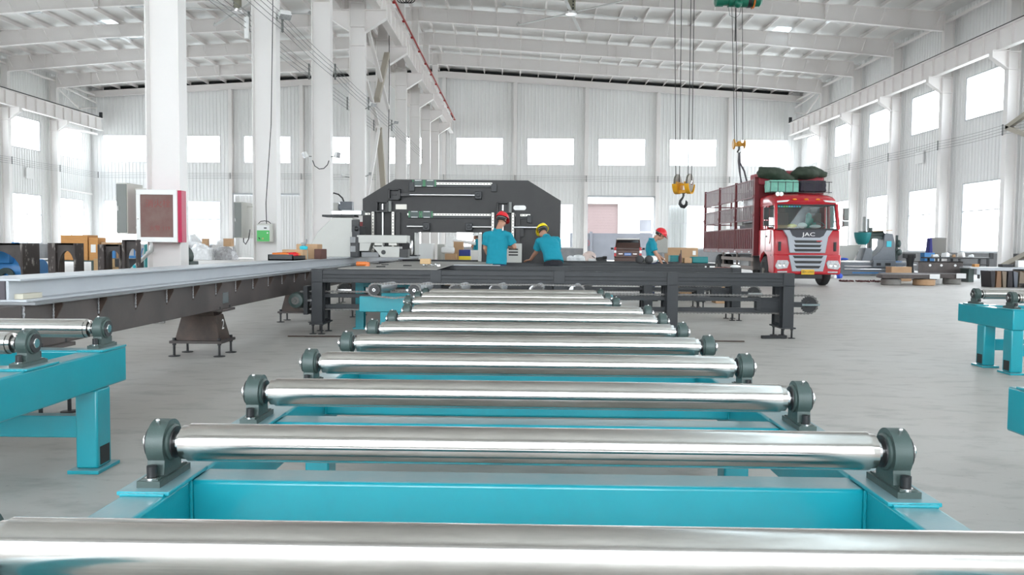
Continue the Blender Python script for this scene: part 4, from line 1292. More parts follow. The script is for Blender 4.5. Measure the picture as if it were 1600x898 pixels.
# stuff on the bed and on the deck plates
fb = thing('wall_cabinet', 'small red-fronted fire cabinet with white rim on the fourth white column', 'cabinet', (-6.42, 32.88, 1.42))
m = MB(); m.bx(-.20, .24, -.1, .1, 0, .82); m.build('body', WHITE, fb, bevel=.006)
m = MB(); m.bx(-.13, .17, -.105, -.1, .08, .74); m.build('door', mat('dull_red_glass', (.22, .04, .04), .3), fb)

# ================================================================== PEOPLE
def shape(parts, voxel, name, material, parent, smooth_it=4):
    """parts: function filling an MB with closed overlapping volumes; fused to one continuous surface"""
    mb = MB(); parts(mb)
    me = mb.mesh(name, material)
    o = bpy.data.objects.new(name, me); COL.objects.link(o)
    r = o.modifiers.new('fuse', 'REMESH'); r.mode = 'VOXEL'; r.voxel_size = voxel; r.use_smooth_shade = True
    s = o.modifiers.new('soft', 'SMOOTH'); s.factor = .5; s.iterations = smooth_it
    bpy.context.view_layer.update()
    out = bpy.data.meshes.new_from_object(o.evaluated_get(bpy.context.evaluated_depsgraph_get()))
    bpy.data.objects.remove(o); out.name = name
    out.materials.clear(); out.materials.append(material)
    out.polygons.foreach_set('use_smooth', [True] * len(out.polygons))
    return link(name, out, parent)
def limb(mb, pts, rad, n=14):
    mb.tube(pts, rad, n)
    for p, r in zip(pts, rad): mb.ball(p, r, u=12, v=8)
def torso(mb, rings, lat):
    """rings: (centre, half width, half depth); lat: sideways unit vector"""
    lat = Vector(lat).normalized()
    rr = []
    for i, (c, w, d) in enumerate(rings):
        c = Vector(c)
        nx = Vector(rings[min(i + 1, len(rings) - 1)][0]) - Vector(rings[max(i - 1, 0)][0])
        f = lat.cross(nx).normalized()
        q = []
        for k in range(24):
            a = 2 * math.pi * k / 24
            ca, sa = math.cos(a), math.sin(a)
            q.append(mb.bm.verts.new(c + lat * (w * math.copysign(abs(ca) ** .8, ca)) + f * (d * math.copysign(abs(sa) ** .8, sa))))
        rr.append(q)
    mb.skin_rings(rr)
def hand(mb, wrist, d, up, size=1.0, curl=.4):
    """palm and five fingers from the wrist along d; up is the back of the hand"""
    d = Vector(d).normalized(); up = Vector(up); up = (up - d * up.dot(d)).normalized(); s = d.cross(up)
    w = Vector(wrist)
    for k in range(4):
        base = w + d * .085 * size + s * ((k - 1.5) * .021 * size)
        limb(mb, [w + s * ((k - 1.5) * .014 * size), base], [.017 * size, .0135 * size], 8)
        L = (.070, .080, .076, .058)[k] * size
        p1 = base + d * L * .5 - up * L * .10 * curl
        p2 = p1 + (d * math.cos(curl) - up * math.sin(curl)) * L * .35
        p3 = p2 + (d * math.cos(curl * 2) - up * math.sin(curl * 2)) * L * .28
        limb(mb, [base, p1, p2, p3], [.011 * size, .0098 * size, .009 * size, .0078 * size], 8)
    t0 = w + d * .02 * size - s * .022 * size
    t1 = t0 + d * .035 * size - s * .028 * size - up * .008
    t2 = t1 + d * .035 * size - s * .006 * size - up * .008
    limb(mb, [t0, t1, t2], [.014 * size, .0115 * size, .009 * size], 8)
def head(mb, c, face, up, r=.105):
    """skull, jaw, nose, ears, brow, lips around centre c; face = looking direction"""
    f = Vector(face).normalized(); u = Vector(up); u = (u - f * u.dot(f)).normalized(); s = f.cross(u)
    c = Vector(c)
    R = Matrix((s, f, u)).transposed()
    def e(off, rad, sc): 
        m4 = Matrix.Translation(c + R @ Vector(off)) @ R.to_4x4() @ Matrix.Diagonal((rad * sc[0], rad * sc[1], rad * sc[2], 1))
        bmesh.ops.create_uvsphere(mb.bm, u_segments=16, v_segments=10, radius=1, matrix=m4)
    e((0, -.005, .02), r, (.76, .95, .95)); e((0, .03, -.05), r, (.60, .62, .72)); e((0, .045, -.085), r, (.36, .38, .30))
    e((0, .098, -.02), .02, (.75, .9, 1.5)); e((0, .104, -.038), .017, (1, .8, .7)); e((0, .088, .012), .03, (1.7, .45, .35))
    e((0, .083, -.068), .02, (1.2, .6, .28)); e((0, .081, -.079), .02, (1.0, .6, .28))
    for q in (-1, 1): e((q * .079, -.012, -.012), .03, (.28, .6, 1.0))
    return c, R
def face_detail(c, R, parent):
    eb = MB()
    for q in (-1, 1):
        eb.ball(c + R @ Vector((q * .032, .082, -.002)), .011, u=10, v=7)
    eb.build('eye', mat('eye_dark', (.03, .02, .02), .2) if 'eye_dark' not in bpy.data.materials else bpy.data.materials['eye_dark'], parent)
def hair_cap(c, R, parent):
    h = MB()
    m4 = Matrix.Translation(c + R @ Vector((0, -.014, .014))) @ R.to_4x4() @ Matrix.Diagonal((.088, .107, .098, 1))
    bmesh.ops.create_uvsphere(h.bm, u_segments=20, v_segments=14, radius=1, matrix=m4)
    Ri = R.inverted()
    dele = [v for v in h.bm.verts if (Ri @ (v.co - c)).y > .045 or (Ri @ (v.co - c)).z < -.055]
    bmesh.ops.delete(h.bm, geom=dele, context='VERTS')
    o = h.build('hair', HAIR, parent); sm = o.modifiers.new('t', 'SOLIDIFY'); sm.thickness = .006
def helmet(c, R, mt, parent, name='helmet'):
    h = MB()
    prof = []
    rings = []
    for i in range(9):
        a = math.pi / 2 * i / 8
        ring = []
        for k in range(28):
            b = 2 * math.pi * k / 28
            rx, ry, rz = .118, .142, .125
            p = Vector((rx * math.cos(b) * math.cos(a), ry * math.sin(b) * math.cos(a), .035 + rz * math.sin(a)))
            if abs(math.cos(b)) < .28 and math.sin(a) > .2: p.z += .005
            ring.append(h.bm.verts.new(c + R @ p))
        rings.append(ring)
    h.skin_rings(rings, cap=False)
    h.bm.faces.new(rings[-1])
    out = []
    for k in range(28):
        b = 2 * math.pi * k / 28
        fwd = max(0, math.sin(b)) ** 2
        p = Vector(((.130) * math.cos(b), (.150 + .055 * fwd) * math.sin(b), .028 - .012 * fwd))
        out.append(h.bm.verts.new(c + R @ p))
    for k in range(28):
        j = (k + 1) % 28
        h.bm.faces.new((rings[0][k], rings[0][j], out[j], out[k]))
    o = h.build(name, mt, parent); sm = o.modifiers.new('t', 'SOLIDIFY'); sm.thickness = .004
    s = MB(); s.tube([c + R @ Vector((.098 * math.cos(b), .12 * math.sin(b) - .004, .012)) for b in [math.pi + math.pi * i / 12 for i in range(13)]], .009, 6)
    s.build('head_band', CABDARK, o)
    return o
def person(label, loc, lean, feet, hips, chest, shoulders, headc, face, hup, arms, tm, helm, lat):
    """joints are given in world metres, stored relative to loc"""
    p = thing('person', label, 'person', loc)
    L = Vector(loc)
    W = lambda v: Vector(v) - L
    hipc = W(hips); ch = W(chest); sl, sr = W(shoulders[0]), W(shoulders[1]); hc = W(headc)
    lat = Vector(lat).normalized()
    mid = (sl + sr) / 2
    info = {}
    def body(mb):
        info['h'] = head(mb, hc, face, hup)
        limb(mb, [mid + (hc - mid) * .05, mid + (hc - mid) * .75], [.065, .055])
        torso(mb, [(hipc, .15, .10), (hipc.lerp(mid, .5), .14, .10), (mid, .15, .085)], lat)
        for s0, el, wr, hd, hupv in arms:
            a, b, c2 = W(s0), W(el), W(wr)
            limb(mb, [a, a.lerp(b, .5), b], [.055, .05, .042]); limb(mb, [b, b.lerp(c2, .35), c2], [.043, .042, .029])
            hand(mb, c2, hd, hupv)
        for i, ft in enumerate(feet):
            f = W(ft); h0 = hipc + lat * (.09 if i else -.09)
            k = h0.lerp(f, .48) + Vector((0, .03, 0)); limb(mb, [h0, k, f + Vector((0, 0, .09))], [.08, .055, .04])
    b = shape(body, .0085, 'body', SKIN, p, 3)
    c, R = info['h']
    face_detail(c, R, b); hair_cap(c, R, b)
    def shirt(mb):
        torso(mb, [(hipc + (hipc - ch) * .20, .20, .14), (hipc, .195, .135), (hipc.lerp(ch, .55), .185, .128), (ch, .205, .13), (mid - (mid - ch) * .25, .20, .12), (mid, .15, .10), (mid + (mid - ch).normalized() * .04, .095, .08), (mid + (mid - ch).normalized() * .07, .07, .068)], lat)
        for s0, el, wr, hd, hupv in arms:
            a, b2 = W(s0), W(el)
            limb(mb, [mid.lerp(a, .6), a, a.lerp(b2, .40)], [.085, .085, .078])
            mb.cyl(a, a.lerp(b2, .74), .080, .082, n=18)
    s = shape(shirt, .011, 'shirt', SHIRT, p, 5)
    tex = bpy.data.textures.get('folds') or bpy.data.textures.new('folds', 'CLOUDS'); tex.noise_scale = .11
    d = s.modifiers.new('folds', 'DISPLACE'); d.texture = tex; d.strength = .022; d.mid_level = .5
    cl = MB(); up_ = (mid - ch).normalized(); cc_ = mid + up_ * .065; fw = lat.cross(up_)
    rg = []
    for q, rad in ((-.01, .075), (.03, .068), (.032, .074), (-.012, .083)):
        rg.append([cl.bm.verts.new(cc_ + up_ * q + lat * (rad * math.cos(t)) + fw * (rad * math.sin(t))) for t in [2 * math.pi * i / 24 for i in range(24)]])
    cl.skin_rings(rg, False, True); cl.build('collar', SHIRT, s)
    def legs(mb):
        torso(mb, [(hipc + Vector((0, 0, -.12)), .165, .12), (hipc, .165, .12), (hipc.lerp(ch, .25), .155, .11)], lat)
        for i, ft in enumerate(feet):
            f = W(ft); h0 = hipc + lat * (.09 if i else -.09) + Vector((0, 0, -.06)); k = h0.lerp(f, .48) + Vector((0, .03, 0))
            limb(mb, [h0, k, f + Vector((0, 0, .08))], [.10, .078, .068])
    shape(legs, .012, 'trousers', tm, p, 4)
    for i, ft in enumerate(feet):
        f = W(ft); sh = MB(); fd = Vector((face[0], face[1], 0)).normalized()
        sh.ball(f + fd * .06 + Vector((0, 0, .045)), .05, (1, 1, .85)); sh.tube([f - fd * .06 + Vector((0, 0, .045)), f + fd * .05 + Vector((0, 0, .05)), f + fd * .15 + Vector((0, 0, .035))], [.045, .048, .034], 12)
        o = sh.build('shoe', RUBBER, p)
    if helm is not None:
        hh = helmet(c, R, helm, p)
    return p

person('worker in red helmet, seen from behind, holding a part before the dark gantry', (-.42, 15.2, 0), 0,
       [(-.52, 15.15, 0), (-.30, 15.2, 0)], (-.42, 15.2, .97), (-.40, 15.23, 1.34), [(-.615, 15.22, 1.475), (-.185, 15.2, 1.475)], (-.32, 15.30, 1.735),
       (.45, .8, -.42), (.1, .3, 1),
       [((-.60, 15.22, 1.43), (-.63, 15.25, 1.20), (-.55, 15.42, 1.02), (.35, .9, -.2), (-.6, 0, .5)),
        ((-.20, 15.2, 1.43), (-.085, 15.22, 1.225), (-.19, 15.46, 1.23), (-.7, .7, .0), (.3, .5, .6))], NAVY, HELMR, (1, -.05, 0))
person('worker in yellow helmet bending to lean one hand on the dark transfer beam', (.64, 16.1, 0), 0,
       [(.58, 16.0, 0), (.80, 16.02, 0)], (.68, 16.10, .99), (.61, 16.24, 1.27), [(.39, 16.30, 1.36), (.75, 16.32, 1.40)], (.47, 16.50, 1.555),
       (-.35, .75, -.60), (-.1, .5, .8),
       [((.40, 16.30, 1.335), (.345, 16.42, 1.13), (.235, 16.72, .965), (-.7, .6, -.12), (0, .1, 1)),
        ((.75, 16.32, 1.36), (.78, 16.5, 1.13), (.66, 16.75, .96), (-.3, .9, -.1), (0, .1, 1))], TROUSERS, HELMY, (1, .1, 0))
person('worker in red helmet standing sideways by the grey panel, looking down at his hands', (3.13, 19.0, 0), 0,
       [(3.08, 18.9, 0), (3.12, 19.15, 0)], (3.10, 19.0, .96), (3.07, 19.0, 1.20), [(3.06, 18.82, 1.36), (3.10, 19.18, 1.36)], (3.27, 18.98, 1.54),
       (.80, -.15, -.55), (.45, 0, .9),
       [((3.05, 18.82, 1.33), (3.14, 18.76, 1.10), (3.27, 18.78, .91), (.4, 0, -.9), (-.8, 0, -.4)),
        ((3.10, 19.18, 1.33), (3.20, 19.2, 1.10), (3.36, 19.08, .97), (.7, -.2, -.5), (.3, 0, 1))], NAVY, HELMR, (.1, 1, 0))
person('distant worker in pale cap framed by the gantry opening, hands raised to his face', (-1.44, 28, 0), 0,
       [(-1.48, 27.95, 0), (-1.40, 28.1, 0)], (-1.44, 28, .92), (-1.43, 28, 1.20), [(-1.43, 27.82, 1.38), (-1.43, 28.18, 1.38)], (-1.46, 28, 1.56),
       (-1, -.1, -.1), (0, 0, 1),
       [((-1.44, 27.83, 1.35), (-1.60, 27.78, 1.22), (-1.56, 27.9, 1.44), (.2, .4, .9), (-1, 0, 0)),
        ((-1.44, 28.17, 1.35), (-1.58, 28.2, 1.16), (-1.60, 28.02, 1.30), (-.2, -.5, .8), (-1, 0, 0))], TROUSERS, WHITE, (0, 1, 0))

# ================================================================== TRUCK
tk = thing('truck', 'red stake-bed lorry with white JAC lettering on the grille, loaded high with tarps', 'truck', (9.40, 26.72, 0))
m = MB()
m.prism([(.0, .42), (.02, 1.10), (.03, 1.50), (.10, 1.86), (.35, 1.90), (1.78, 1.90), (1.78, 1.0), (1.65, .95), (1.60, .72), (1.42, .98), (1.12, 1.10), (.80, .98), (.62, .62), (.58, .42)], 'x', -1.08, 1.08)
m.build('cab_body', RED, tk, bevel=.05)
m = MB()
rr = []
for x, dz, dy in ((-1.05, -.16, .16), (-1.0, -.07, .06), (-.8, -.02, .02), (0, .0, 0), (.8, -.02, .02), (1.0, -.07, .06), (1.05, -.16, .16)):
    rr.append([m.bm.verts.new((x, y + (dy if y < .9 else 0), max(2.66, z + dz))) for y, z in ((.24, 2.68), (.20, 2.80), (.30, 2.92), (.55, 3.03), (.95, 3.09), (1.78, 3.09), (1.78, 2.68))])
m.skin_rings(rr)
m.build('roof', RED, tk, bevel=.012, angle=50)
m = MB()
for s in (-1, 1):
    m.bar((s * 1.02, .08, 1.86), (s * .99, .26, 2.70), .09, .12, up=(0, 1, 0)); m.bar((s * 1.03, .95, 1.86), (s * 1.0, .95, 2.70), .06, .14, up=(0, 1, 0)); m.bx(s * 1.0 - .03, s * 1.0 + .03, 1.2, 1.78, 1.88, 2.7)
m.bx(-1.02, 1.02, 1.72, 1.78, 1.88, 2.7)
m.build('cab_pillar', RED, tk, bevel=.012)
m = MB(); m.bx(-1.0, 1.0, 1.66, 1.71, 1.9, 2.68); m.bx(-.98, .98, .40, 1.6, 2.655, 2.668); m.build('cab_lining', mat('cab_lining', (.05, .05, .05), .8), tk)
m = MB(); m.quad((-1.0, .105, 1.87), (1.0, .105, 1.87), (.97, .275, 2.69), (-.97, .275, 2.69)); m.build('windscreen', WINDSHIELD, tk, smooth=False)
m = MB(); m.bx(-1.0, 1.0, .06, .12, 1.84, 1.90); m.bar((-.96, .255, 2.665), (.96, .255, 2.665), .03, .06); m.build('windscreen_seal', BLACK, tk, bevel=.008)
for s in (-1, 1):
    m = MB(); m.quad((s * 1.035, .28, 1.95), (s * 1.035, .92, 1.95), (s * 1.01, .92, 2.64), (s * 1.01, .38, 2.64)); m.build('door_window', WINDSHIELD, tk, smooth=False)
# door outline, handle, worn lettering patch on the door
for s in (-1, 1):
    m = MB()
    for a, b in (((.30, 1.92), (.30, 1.15)), ((.98, 1.15), (.98, 1.92)), ((.30, 1.15), (.98, 1.15))): m.bar((s * 1.082, a[0], a[1]), (s * 1.082, b[0], b[1]), .006, .012)
    m.build('door_seam', BLACK, tk, smooth=False)
    m = MB(); m.bx(s * 1.08 - .02, s * 1.08 + .02, .82, .95, 1.62, 1.66); m.build('door_handle', BLACK, tk, bevel=.006)
    m = MB(); m.tube([(s * 1.084, .42 + .03 * math.cos(a) + .08 * q / 10, 1.62 + .22 * math.sin(a)) for q, a in enumerate([math.pi * .3 + math.pi * 1.4 * i / 10 for i in range(11)])], .012, 6); m.build('door_marking', mat('worn_pink', (.55, .18, .18), .6) if s < 0 else bpy.data.materials['worn_pink'], tk)
# front: grille panel, slots, badge bar, bumper
m = MB()
m.prism([(-.80, 1.84), (-.66, 1.62), (-.58, 1.10), (.58, 1.10), (.66, 1.62), (.80, 1.84)], 'y', -.03, .08); gr = m.build('grille', SILVER, tk, bevel=.012)
m = MB(); m.prism([(-.60, 1.845), (-.50, 1.66), (-.38, 1.60), (.38, 1.60), (.50, 1.66), (.60, 1.845)], 'y', -.045, -.02); m.build('badge_panel', mat('badge_dark', (.03, .03, .04), .35), gr)
txt('JAC', .17, WHITE, gr, (0.02, -.05, 1.70), (H, 0, 0), 'badge_lettering', .004, sx=1.5)
for i, z in enumerate((1.47, 1.33, 1.19)):
    m = MB(); m.prism([(-.45, z + .04), (-.40, z - .045), (.40, z - .045), (.45, z + .04)], 'y', -.036, -.02); m.build('grille_slot', BLACK, gr, smooth=False)
m = MB(); m.bx(.28, .46, -.042, -.03, 1.475, 1.50); m.build('small_badge', LAMPRED, gr, smooth=False)
m = MB(); m.bx(-1.09, 1.09, -.06, .40, .40, 1.05); m.build('bumper', RED, tk, bevel=.05)
m = MB(); m.prism([(-.62, 1.03), (-.50, .50), (.50, .50), (.62, 1.03)], 'y', -.085, -.04); bg = m.build('bumper_grille', SILVER, tk, bevel=.012)
for a, z, w in ((-1, .965, .50), (-1, .80, .46), (-1, .64, .42)):
    m = MB(); m.prism([(-w, z + .045), (-w + .06, z - .04), (w - .06, z - .04), (w, z + .045)], 'y', -.095, -.08); m.build('grille_slot', BLACK, bg, smooth=False)
for s in (-1, 1):
    m = MB(); m.prism([(s * .98, .86), (s * .66, .86), (s * .60, .78), (s * .66, .60), (s * .98, .56), (s * 1.06, .66)], 'y', -.085, -.03); hl = m.build('headlight', LAMPCLEAR, tk, bevel=.012)
    for q in (.90, .76): 
        m = MB(); m.lathe((s * q, -.085, .71), (0, -1, 0), [(0, .055), (.008, .05), (.004, .02)], 14); m.build('reflector', CHROME, hl)
    m = MB(); m.bx(s * .82 - .16, s * .82 + .16, -.075, -.04, .455, .505); m.build('fog_light', LAMPCLEAR, tk, bevel=.01)
    m = MB(); m.bx(s * .90 - .045, s * .90 + .045, .0, .02, 1.16, 1.46); m.build('side_vent', BLACK, tk, bevel=.006)
    m = MB(); m.box((s * 1.30, .22, 2.38), (.16, .12, .40)); m.box((s * 1.30, .22, 2.06), (.16, .12, .17)); m.bar((s * 1.05, .2, 2.55), (s * 1.30, .22, 2.55), .03, .03); m.bar((s * 1.05, .2, 1.98), (s * 1.3, .22, 1.98), .03, .03)
    m.build('mirror', BLACK if s < 0 else CABDARK, tk, bevel=.02)
    m = MB(); m.prism([(s * .95, 2.80), (s * .55, 2.83), (s * .62, 2.77), (s * .95, 2.74)], 'y', .19, .24); m.build('marker_light', WHITE, tk, bevel=.006)
for x in (-.38, 0, .38):
    m = MB(); m.ball((x, .215, 2.85), .075, (1, .5, .42), 12, 8); m.build('roof_light', LAMPORANGE, tk)
m = MB()
for x in (-.78, -.90): m.lathe((x, .55, 3.03), (0, -1, 0), [(0, .02), (.14, .03), (.2, .07), (.21, .07)], 14)
m.build('air_horn', CHROME, tk)
pl = MB(); pl.bx(-.21, .21, -.10, -.085, .40, .56); plo = pl.build('number_plate', PLATEYELLOW, tk, bevel=.004)
txt('冀N L0303', .105, BLACK, plo, (0, -.103, .48), (H, 0, 0), 'plate_lettering', .001, sx=.80)
m = MB(); m.bx(-.5, .5, -.0, .3, .26, .42); m.build('tow_beam', BLACK, tk)
m = MB(); m.bar((-.75, .05, 1.90), (.05, .08, 1.80), .015, .02); m.bar((-.1, .05, 1.92), (.6, .08, 1.84), .015, .02); m.build('wiper', BLACK, tk)
DEC = [mat('decal_%s' % n, c, .5) for n, c in (('cyan', (.03, .45, .50)), ('green', (.1, .5, .15)), ('blue', (.05, .25, .6)))]
for k in range(9):
    x = -.90 + .085 * k
    m = MB(); m.quad((x, .252, 2.60), (x + .055, .252, 2.60), (x + .055, .262, 2.655), (x, .262, 2.655)); m.build('decal', DEC[(0, 0, 1, 1, 0, 0, 2, 0, 0)[k]], tk, smooth=False)
# cab interior: seats, wheel, dashboard
m = MB()
for x in (-.55, .55): m.bx(x - .25, x + .25, 1.0, 1.15, 1.85, 2.45); m.bx(x - .14, x + .14, 1.0, 1.1, 2.42, 2.62)
m.build('seat', mat('seat_brown', (.09, .06, .05), .8), tk, bevel=.04)
m = MB(); m.annulus((.52, .55, 2.03), (0, -.5, .86), .02, .19, .225, 24); m.build('steering_wheel', BLACK, tk)
# wheels
def wheel(x, y, r=.49, w=.27, dual=False):
    t = MB(); t.lathe((x - w / 2, y, r), (1, 0, 0), [(0, r * .58), (.0, r * .88), (.03, r * .97), (.06, r), (w - .06, r), (w - .03, r * .97), (w, r * .88), (w, r * .58)], 32)
    o = t.build('wheel', RUBBER, tk)
    h = MB()
    for s in (-1, 1):
        h.lathe((x + s * w / 2, y, r), (s, 0, 0), [(-.06, r * .57), (.0, r * .57), (.0, r * .48), (-.05, r * .42), (-.04, r * .22), (.03, r * .2), (.04, .02)], 24)
    h.build('rim', mat('rim_dirty', (.16, .14, .12), .6, .3) if 'rim_dirty' not in bpy.data.materials else bpy.data.materials['rim_dirty'], o)
    return o
for s in (-1, 1):
    wheel(s * .93, 1.12)
    wheel(s * .93, 7.6); wheel(s * .63, 7.6, w=.24)
    m = MB(); m.tube([(s * .96, 1.12 + .62 * math.cos(a), .49 + .62 * math.sin(a)) for a in [math.pi * i / 12 for i in range(13)]], .07, 8); m.build('mudguard', BLACK, tk)
# chassis
m = MB(); m.bx(-.45, -.37, .4, 9.6, .78, 1.0); m.bx(.37, .45, .4, 9.6, .78, 1.0)
for y in (2.2, 3.5, 5, 6.6, 8.5, 9.5): m.bx(-.4, .4, y, y + .1, .8, .98)
m.bx(-.9, .9, 1.05, 1.2, .42, .55); m.bx(-.9, .9, 7.53, 7.67, .42, .56)
m.build('chassis', BLACK, tk)
m = MB(); m.bx(-1.05, -.55, 3.0, 4.3, .45, .95); m.build('fuel_tank', mat('tank_grey', (.2, .2, .2), .5, .5), tk, bevel=.06)
for s in (-1, 1):
    m = MB()
    for z in (.48, .78): m.bx(s * 1.12 - .02, s * 1.12 + .02, 2.2, 6.7, z, z + .12)
    for y in (2.4, 4.4, 6.5): m.bx(s * 1.1 - .03, s * 1.1 + .03, y, y + .06, .45, 1.1)
    m.build('side_guard', mat('guard_dirty', (.26, .22, .20), .7), tk)
# stake bed
Y0, Y1 = 2.0, 9.7
bed_f = MB(); bed_f.bx(-1.17, 1.17, Y0, Y1, 1.08, 1.2); bed_f.build('load_floor', DARKRED, tk, bevel=.01)
fw = MB(); fw.bx(-1.17, 1.17, Y0 - .03, Y0 + .05, 1.15, 3.68); fw.bx(-1.2, -1.02, Y0 - .06, Y0 + .1, .98, 3.72); fw.bx(1.02, 1.2, Y0 - .06, Y0 + .1, .98, 3.72); fw.build('headboard', mat('headboard_red', (.17, .01, .016), .45), tk, bevel=.01)
posts = [Y0 + .1, Y0 + 2.55, Y0 + 5.05, Y1 - .06]
bar_m = MB(); bar_m.bx(-.022, .022, -.03, .03, 0, 1); barm = bar_m.mesh('stake', mat('stake_worn', (.36, .30, .305), .5, .1), smooth=False)
rib_m = MB(); rib_m.bx(-.02, .02, -.03, .03, 0, 1); ribm = rib_m.mesh('side_rib', DARKRED, smooth=False)
for s in (-1, 1):
    X = s * 1.15
    sd = MB(); sd.bx(X - .015, X + .015, Y0, Y1, 1.2, 1.92); sd.build('side_panel', DARKRED, tk, smooth=False)
    for y in posts:
        p = MB(); p.bx(X - .05, X + .05, y - .05, y + .05, 1.1, 3.70); p.bx(X - .07, X + .07, y - .09, y + .09, 3.0, 3.1); p.bx(X - .07, X + .07, y - .09, y + .09, 2.35, 2.45); p.build('stake_post', DARKRED, tk, bevel=.006)
    rl = MB()
    for z in (1.94, 2.24, 2.74, 3.02, 3.64): rl.bx(X - .022, X + .022, Y0, Y1, z - .022, z + .022)
    rl.bx(X - .04, X + .04, Y0, Y1, 1.06, 1.2)
    rl.build('side_rail', mat('rail_worn', (.20, .10, .105), .5), tk, bevel=.004) if s < 0 else rl.build('side_rail', bpy.data.materials['rail_worn'], tk, bevel=.004)
    for a, b in zip(posts, posts[1:]):
        n = 9
        for k in range(n):
            y = a + (b - a) * (k + 1) / (n + 1)
            for z0, z1 in (((2.25, 2.73), (3.04, 3.63)) if s < 0 else ()):
                o = link('stake', barm, tk, (X, y, z0)); o.scale = (1, 1, z1 - z0)
            o = link('side_rib', ribm, tk, (X + s * .02, y, 1.22)); o.scale = (1, 1, .7)
tg = MB(); tg.bx(-1.17, 1.17, Y1 - .04, Y1 + .04, 1.1, 1.92)
for z in (2.24, 2.74, 3.02, 3.64): tg.bx(-1.17, 1.17, Y1 - .022, Y1 + .022, z - .022, z + .022)
for x in (-1.14, 0, 1.14): tg.bx(x - .03, x + .03, Y1 - .03, Y1 + .03, 1.1, 3.68)
tg.build('tailgate', DARKRED, tk, bevel=.006)
lg = MB()
for k in range(8): lg.bx(-1.20, -1.17, Y0 + .4 + .95 * k, Y0 + .62 + .95 * k, 1.08, 1.13)
lg.build('side_reflector', LAMPCLEAR, tk, smooth=False)
# load: crates in the bed, red bundle, tarps, bags on the roof rack
for k, (x, y, z, sx, sy, sz, mt, lb) in enumerate([(-.3, 3.4, 1.2, 1.2, 1.6, .95, MILL, 'dark steel crate behind the stakes just back of the cab'),
        (-.35, 5.6, 1.2, 1.1, 1.4, .9, FILMGREY, 'grey film-wrapped crate in the middle of the lorry bed'),
        (.2, 8.1, 1.2, 1.2, 1.6, .85, WHITE, 'white crate at the rear of the lorry bed'),
        (-.35, 3.5, 2.16, 1.2, 1.5, 1.15, FILMGREY, 'grey wrapped bale riding on the dark steel crate'),
        (-.3, 5.7, 2.11, 1.0, 1.5, .55, MACHWHITE, 'ivory box riding on the grey film-wrapped crate'),]):
    m = MB(); m.bx(-sx / 2, sx / 2, -sy / 2, sy / 2, 0, sz)
    tag(m.build('cargo_crate', mt, None, (9.4 + x, 26.72 + y, z + .005), bevel=.02), lb, 'crate')
def lump(fn, name, mt, parent, loc, label=None, cat=None, vox=.03, group=None, folds=.05, it=3):
    o = shape(fn, vox, name, mt, parent, it)
    o.location = loc
    tex = bpy.data.textures.get('creases')
    if tex is None:
        tex = bpy.data.textures.new('creases', 'CLOUDS'); tex.noise_scale = .16; tex.noise_depth = 3
    d = o.modifiers.new('creases', 'DISPLACE'); d.texture = tex; d.strength = folds; d.mid_level = .5; d.texture_coords = 'LOCAL'
    return tag(o, label, cat, group)
lump(lambda b: (b.box((0, 0, .2), (2.2, 1.1, .42)), b.ball((.2, 0, .36), .5, (1.8, 1, .35))), 'cargo_bundle', mat('red_bundle', (.33, .035, .05), .6), None, (9.42, 29.1, 3.45), 'red cloth-covered bundle on top of the lorry load', 'bundle', .05)
lump(lambda b: (b.ball((-.25, 0, .22), .4, (1.3, .9, .5)), b.tube([(-.7, 0, .25), (-.1, -.1, .18), (.45, -.2, -.05)], [.2, .22, .12], 10)), 'tarpaulin', TARP, None, (8.95, 28.45, 3.62), 'dark green tarpaulin heap sagging over the mint green bag', 'tarpaulin', .035)
lump(lambda b: (b.ball((0, 0, .2), .42, (1.2, .9, .48)), b.tube([(-.45, 0, .0), (-.2, 0, .25), (.3, 0, .28), (.75, 0, .16)], [.12, .2, .2, .1], 10)), 'tarpaulin', TARP, None, (9.85, 28.45, 3.62), 'dark green tarpaulin heap above the navy bundle on the lorry', 'tarpaulin', .035)
lump(lambda b: b.box((0, 0, .2), (.98, .6, .40)), 'bag', MINT, None, (8.90, 27.95, 3.14), 'mint green bag strapped on the left of the cab roof rack', 'bag', .03, folds=.06)
lump(lambda b: b.box((0, 0, .2), (.88, .6, .38)), 'bag', NAVYBAG, None, (9.88, 27.95, 3.14), 'navy bundle on the right of the cab roof rack', 'bag', .03, folds=.05)
m = MB()
for x in (-1.0, -.75, -.5, -.25, .15, .45, .75, .95): m.bar((x, .80, 3.09), (x, .80, 3.48), .018, .018)
m.bar((-1.05, .80, 3.46), (1.05, .80, 3.46), .02, .02); m.bar((-1.05, .80, 3.12), (1.05, .80, 3.12), .02, .02)
m.build('roof_rack', BLACK, tk)
# dashboard clutter
def clutter(x, y, z, r, sc, mt, name, label, cat):
    b = MB(); b.ball((0, 0, r * sc[2]), r, sc, 12, 8); tag(b.build(name, mt, None, (9.4 + x, 26.72 + y, z)), label, cat)
clutter(-.40, .36, 1.905, .15, (1.1, .7, .5), HELMY, 'dashboard_cap', 'yellow cap lying on the lorry dashboard', 'cap')
clutter(-.06, .34, 1.905, .13, (1.2, .7, .75), WHITE, 'plastic_bag', 'crumpled white bag in the middle of the lorry dashboard', 'bag')
clutter(.36, .34, 1.905, .13, (1.5, .7, .5), WRAP, 'plastic_bag', 'pale plastic bag on the dashboard before the steering wheel', 'bag')
b = MB(); b.box((0, 0, .03), (.45, .2, .06)); b.box((.02, 0, .08), (.36, .16, .05)); tag(b.build('paper_stack', CARD, None, (8.72, 27.15, 1.905), bevel=.006), 'stack of papers on the dashboard at the passenger side', 'papers')
b = MB(); b.bx(-.12, .12, -.03, .03, 0, .34); b.ball((-.02, 0, .40), .10, (1, .4, 1.2)); b.bx(.08, .22, -.03, .03, .1, .2)
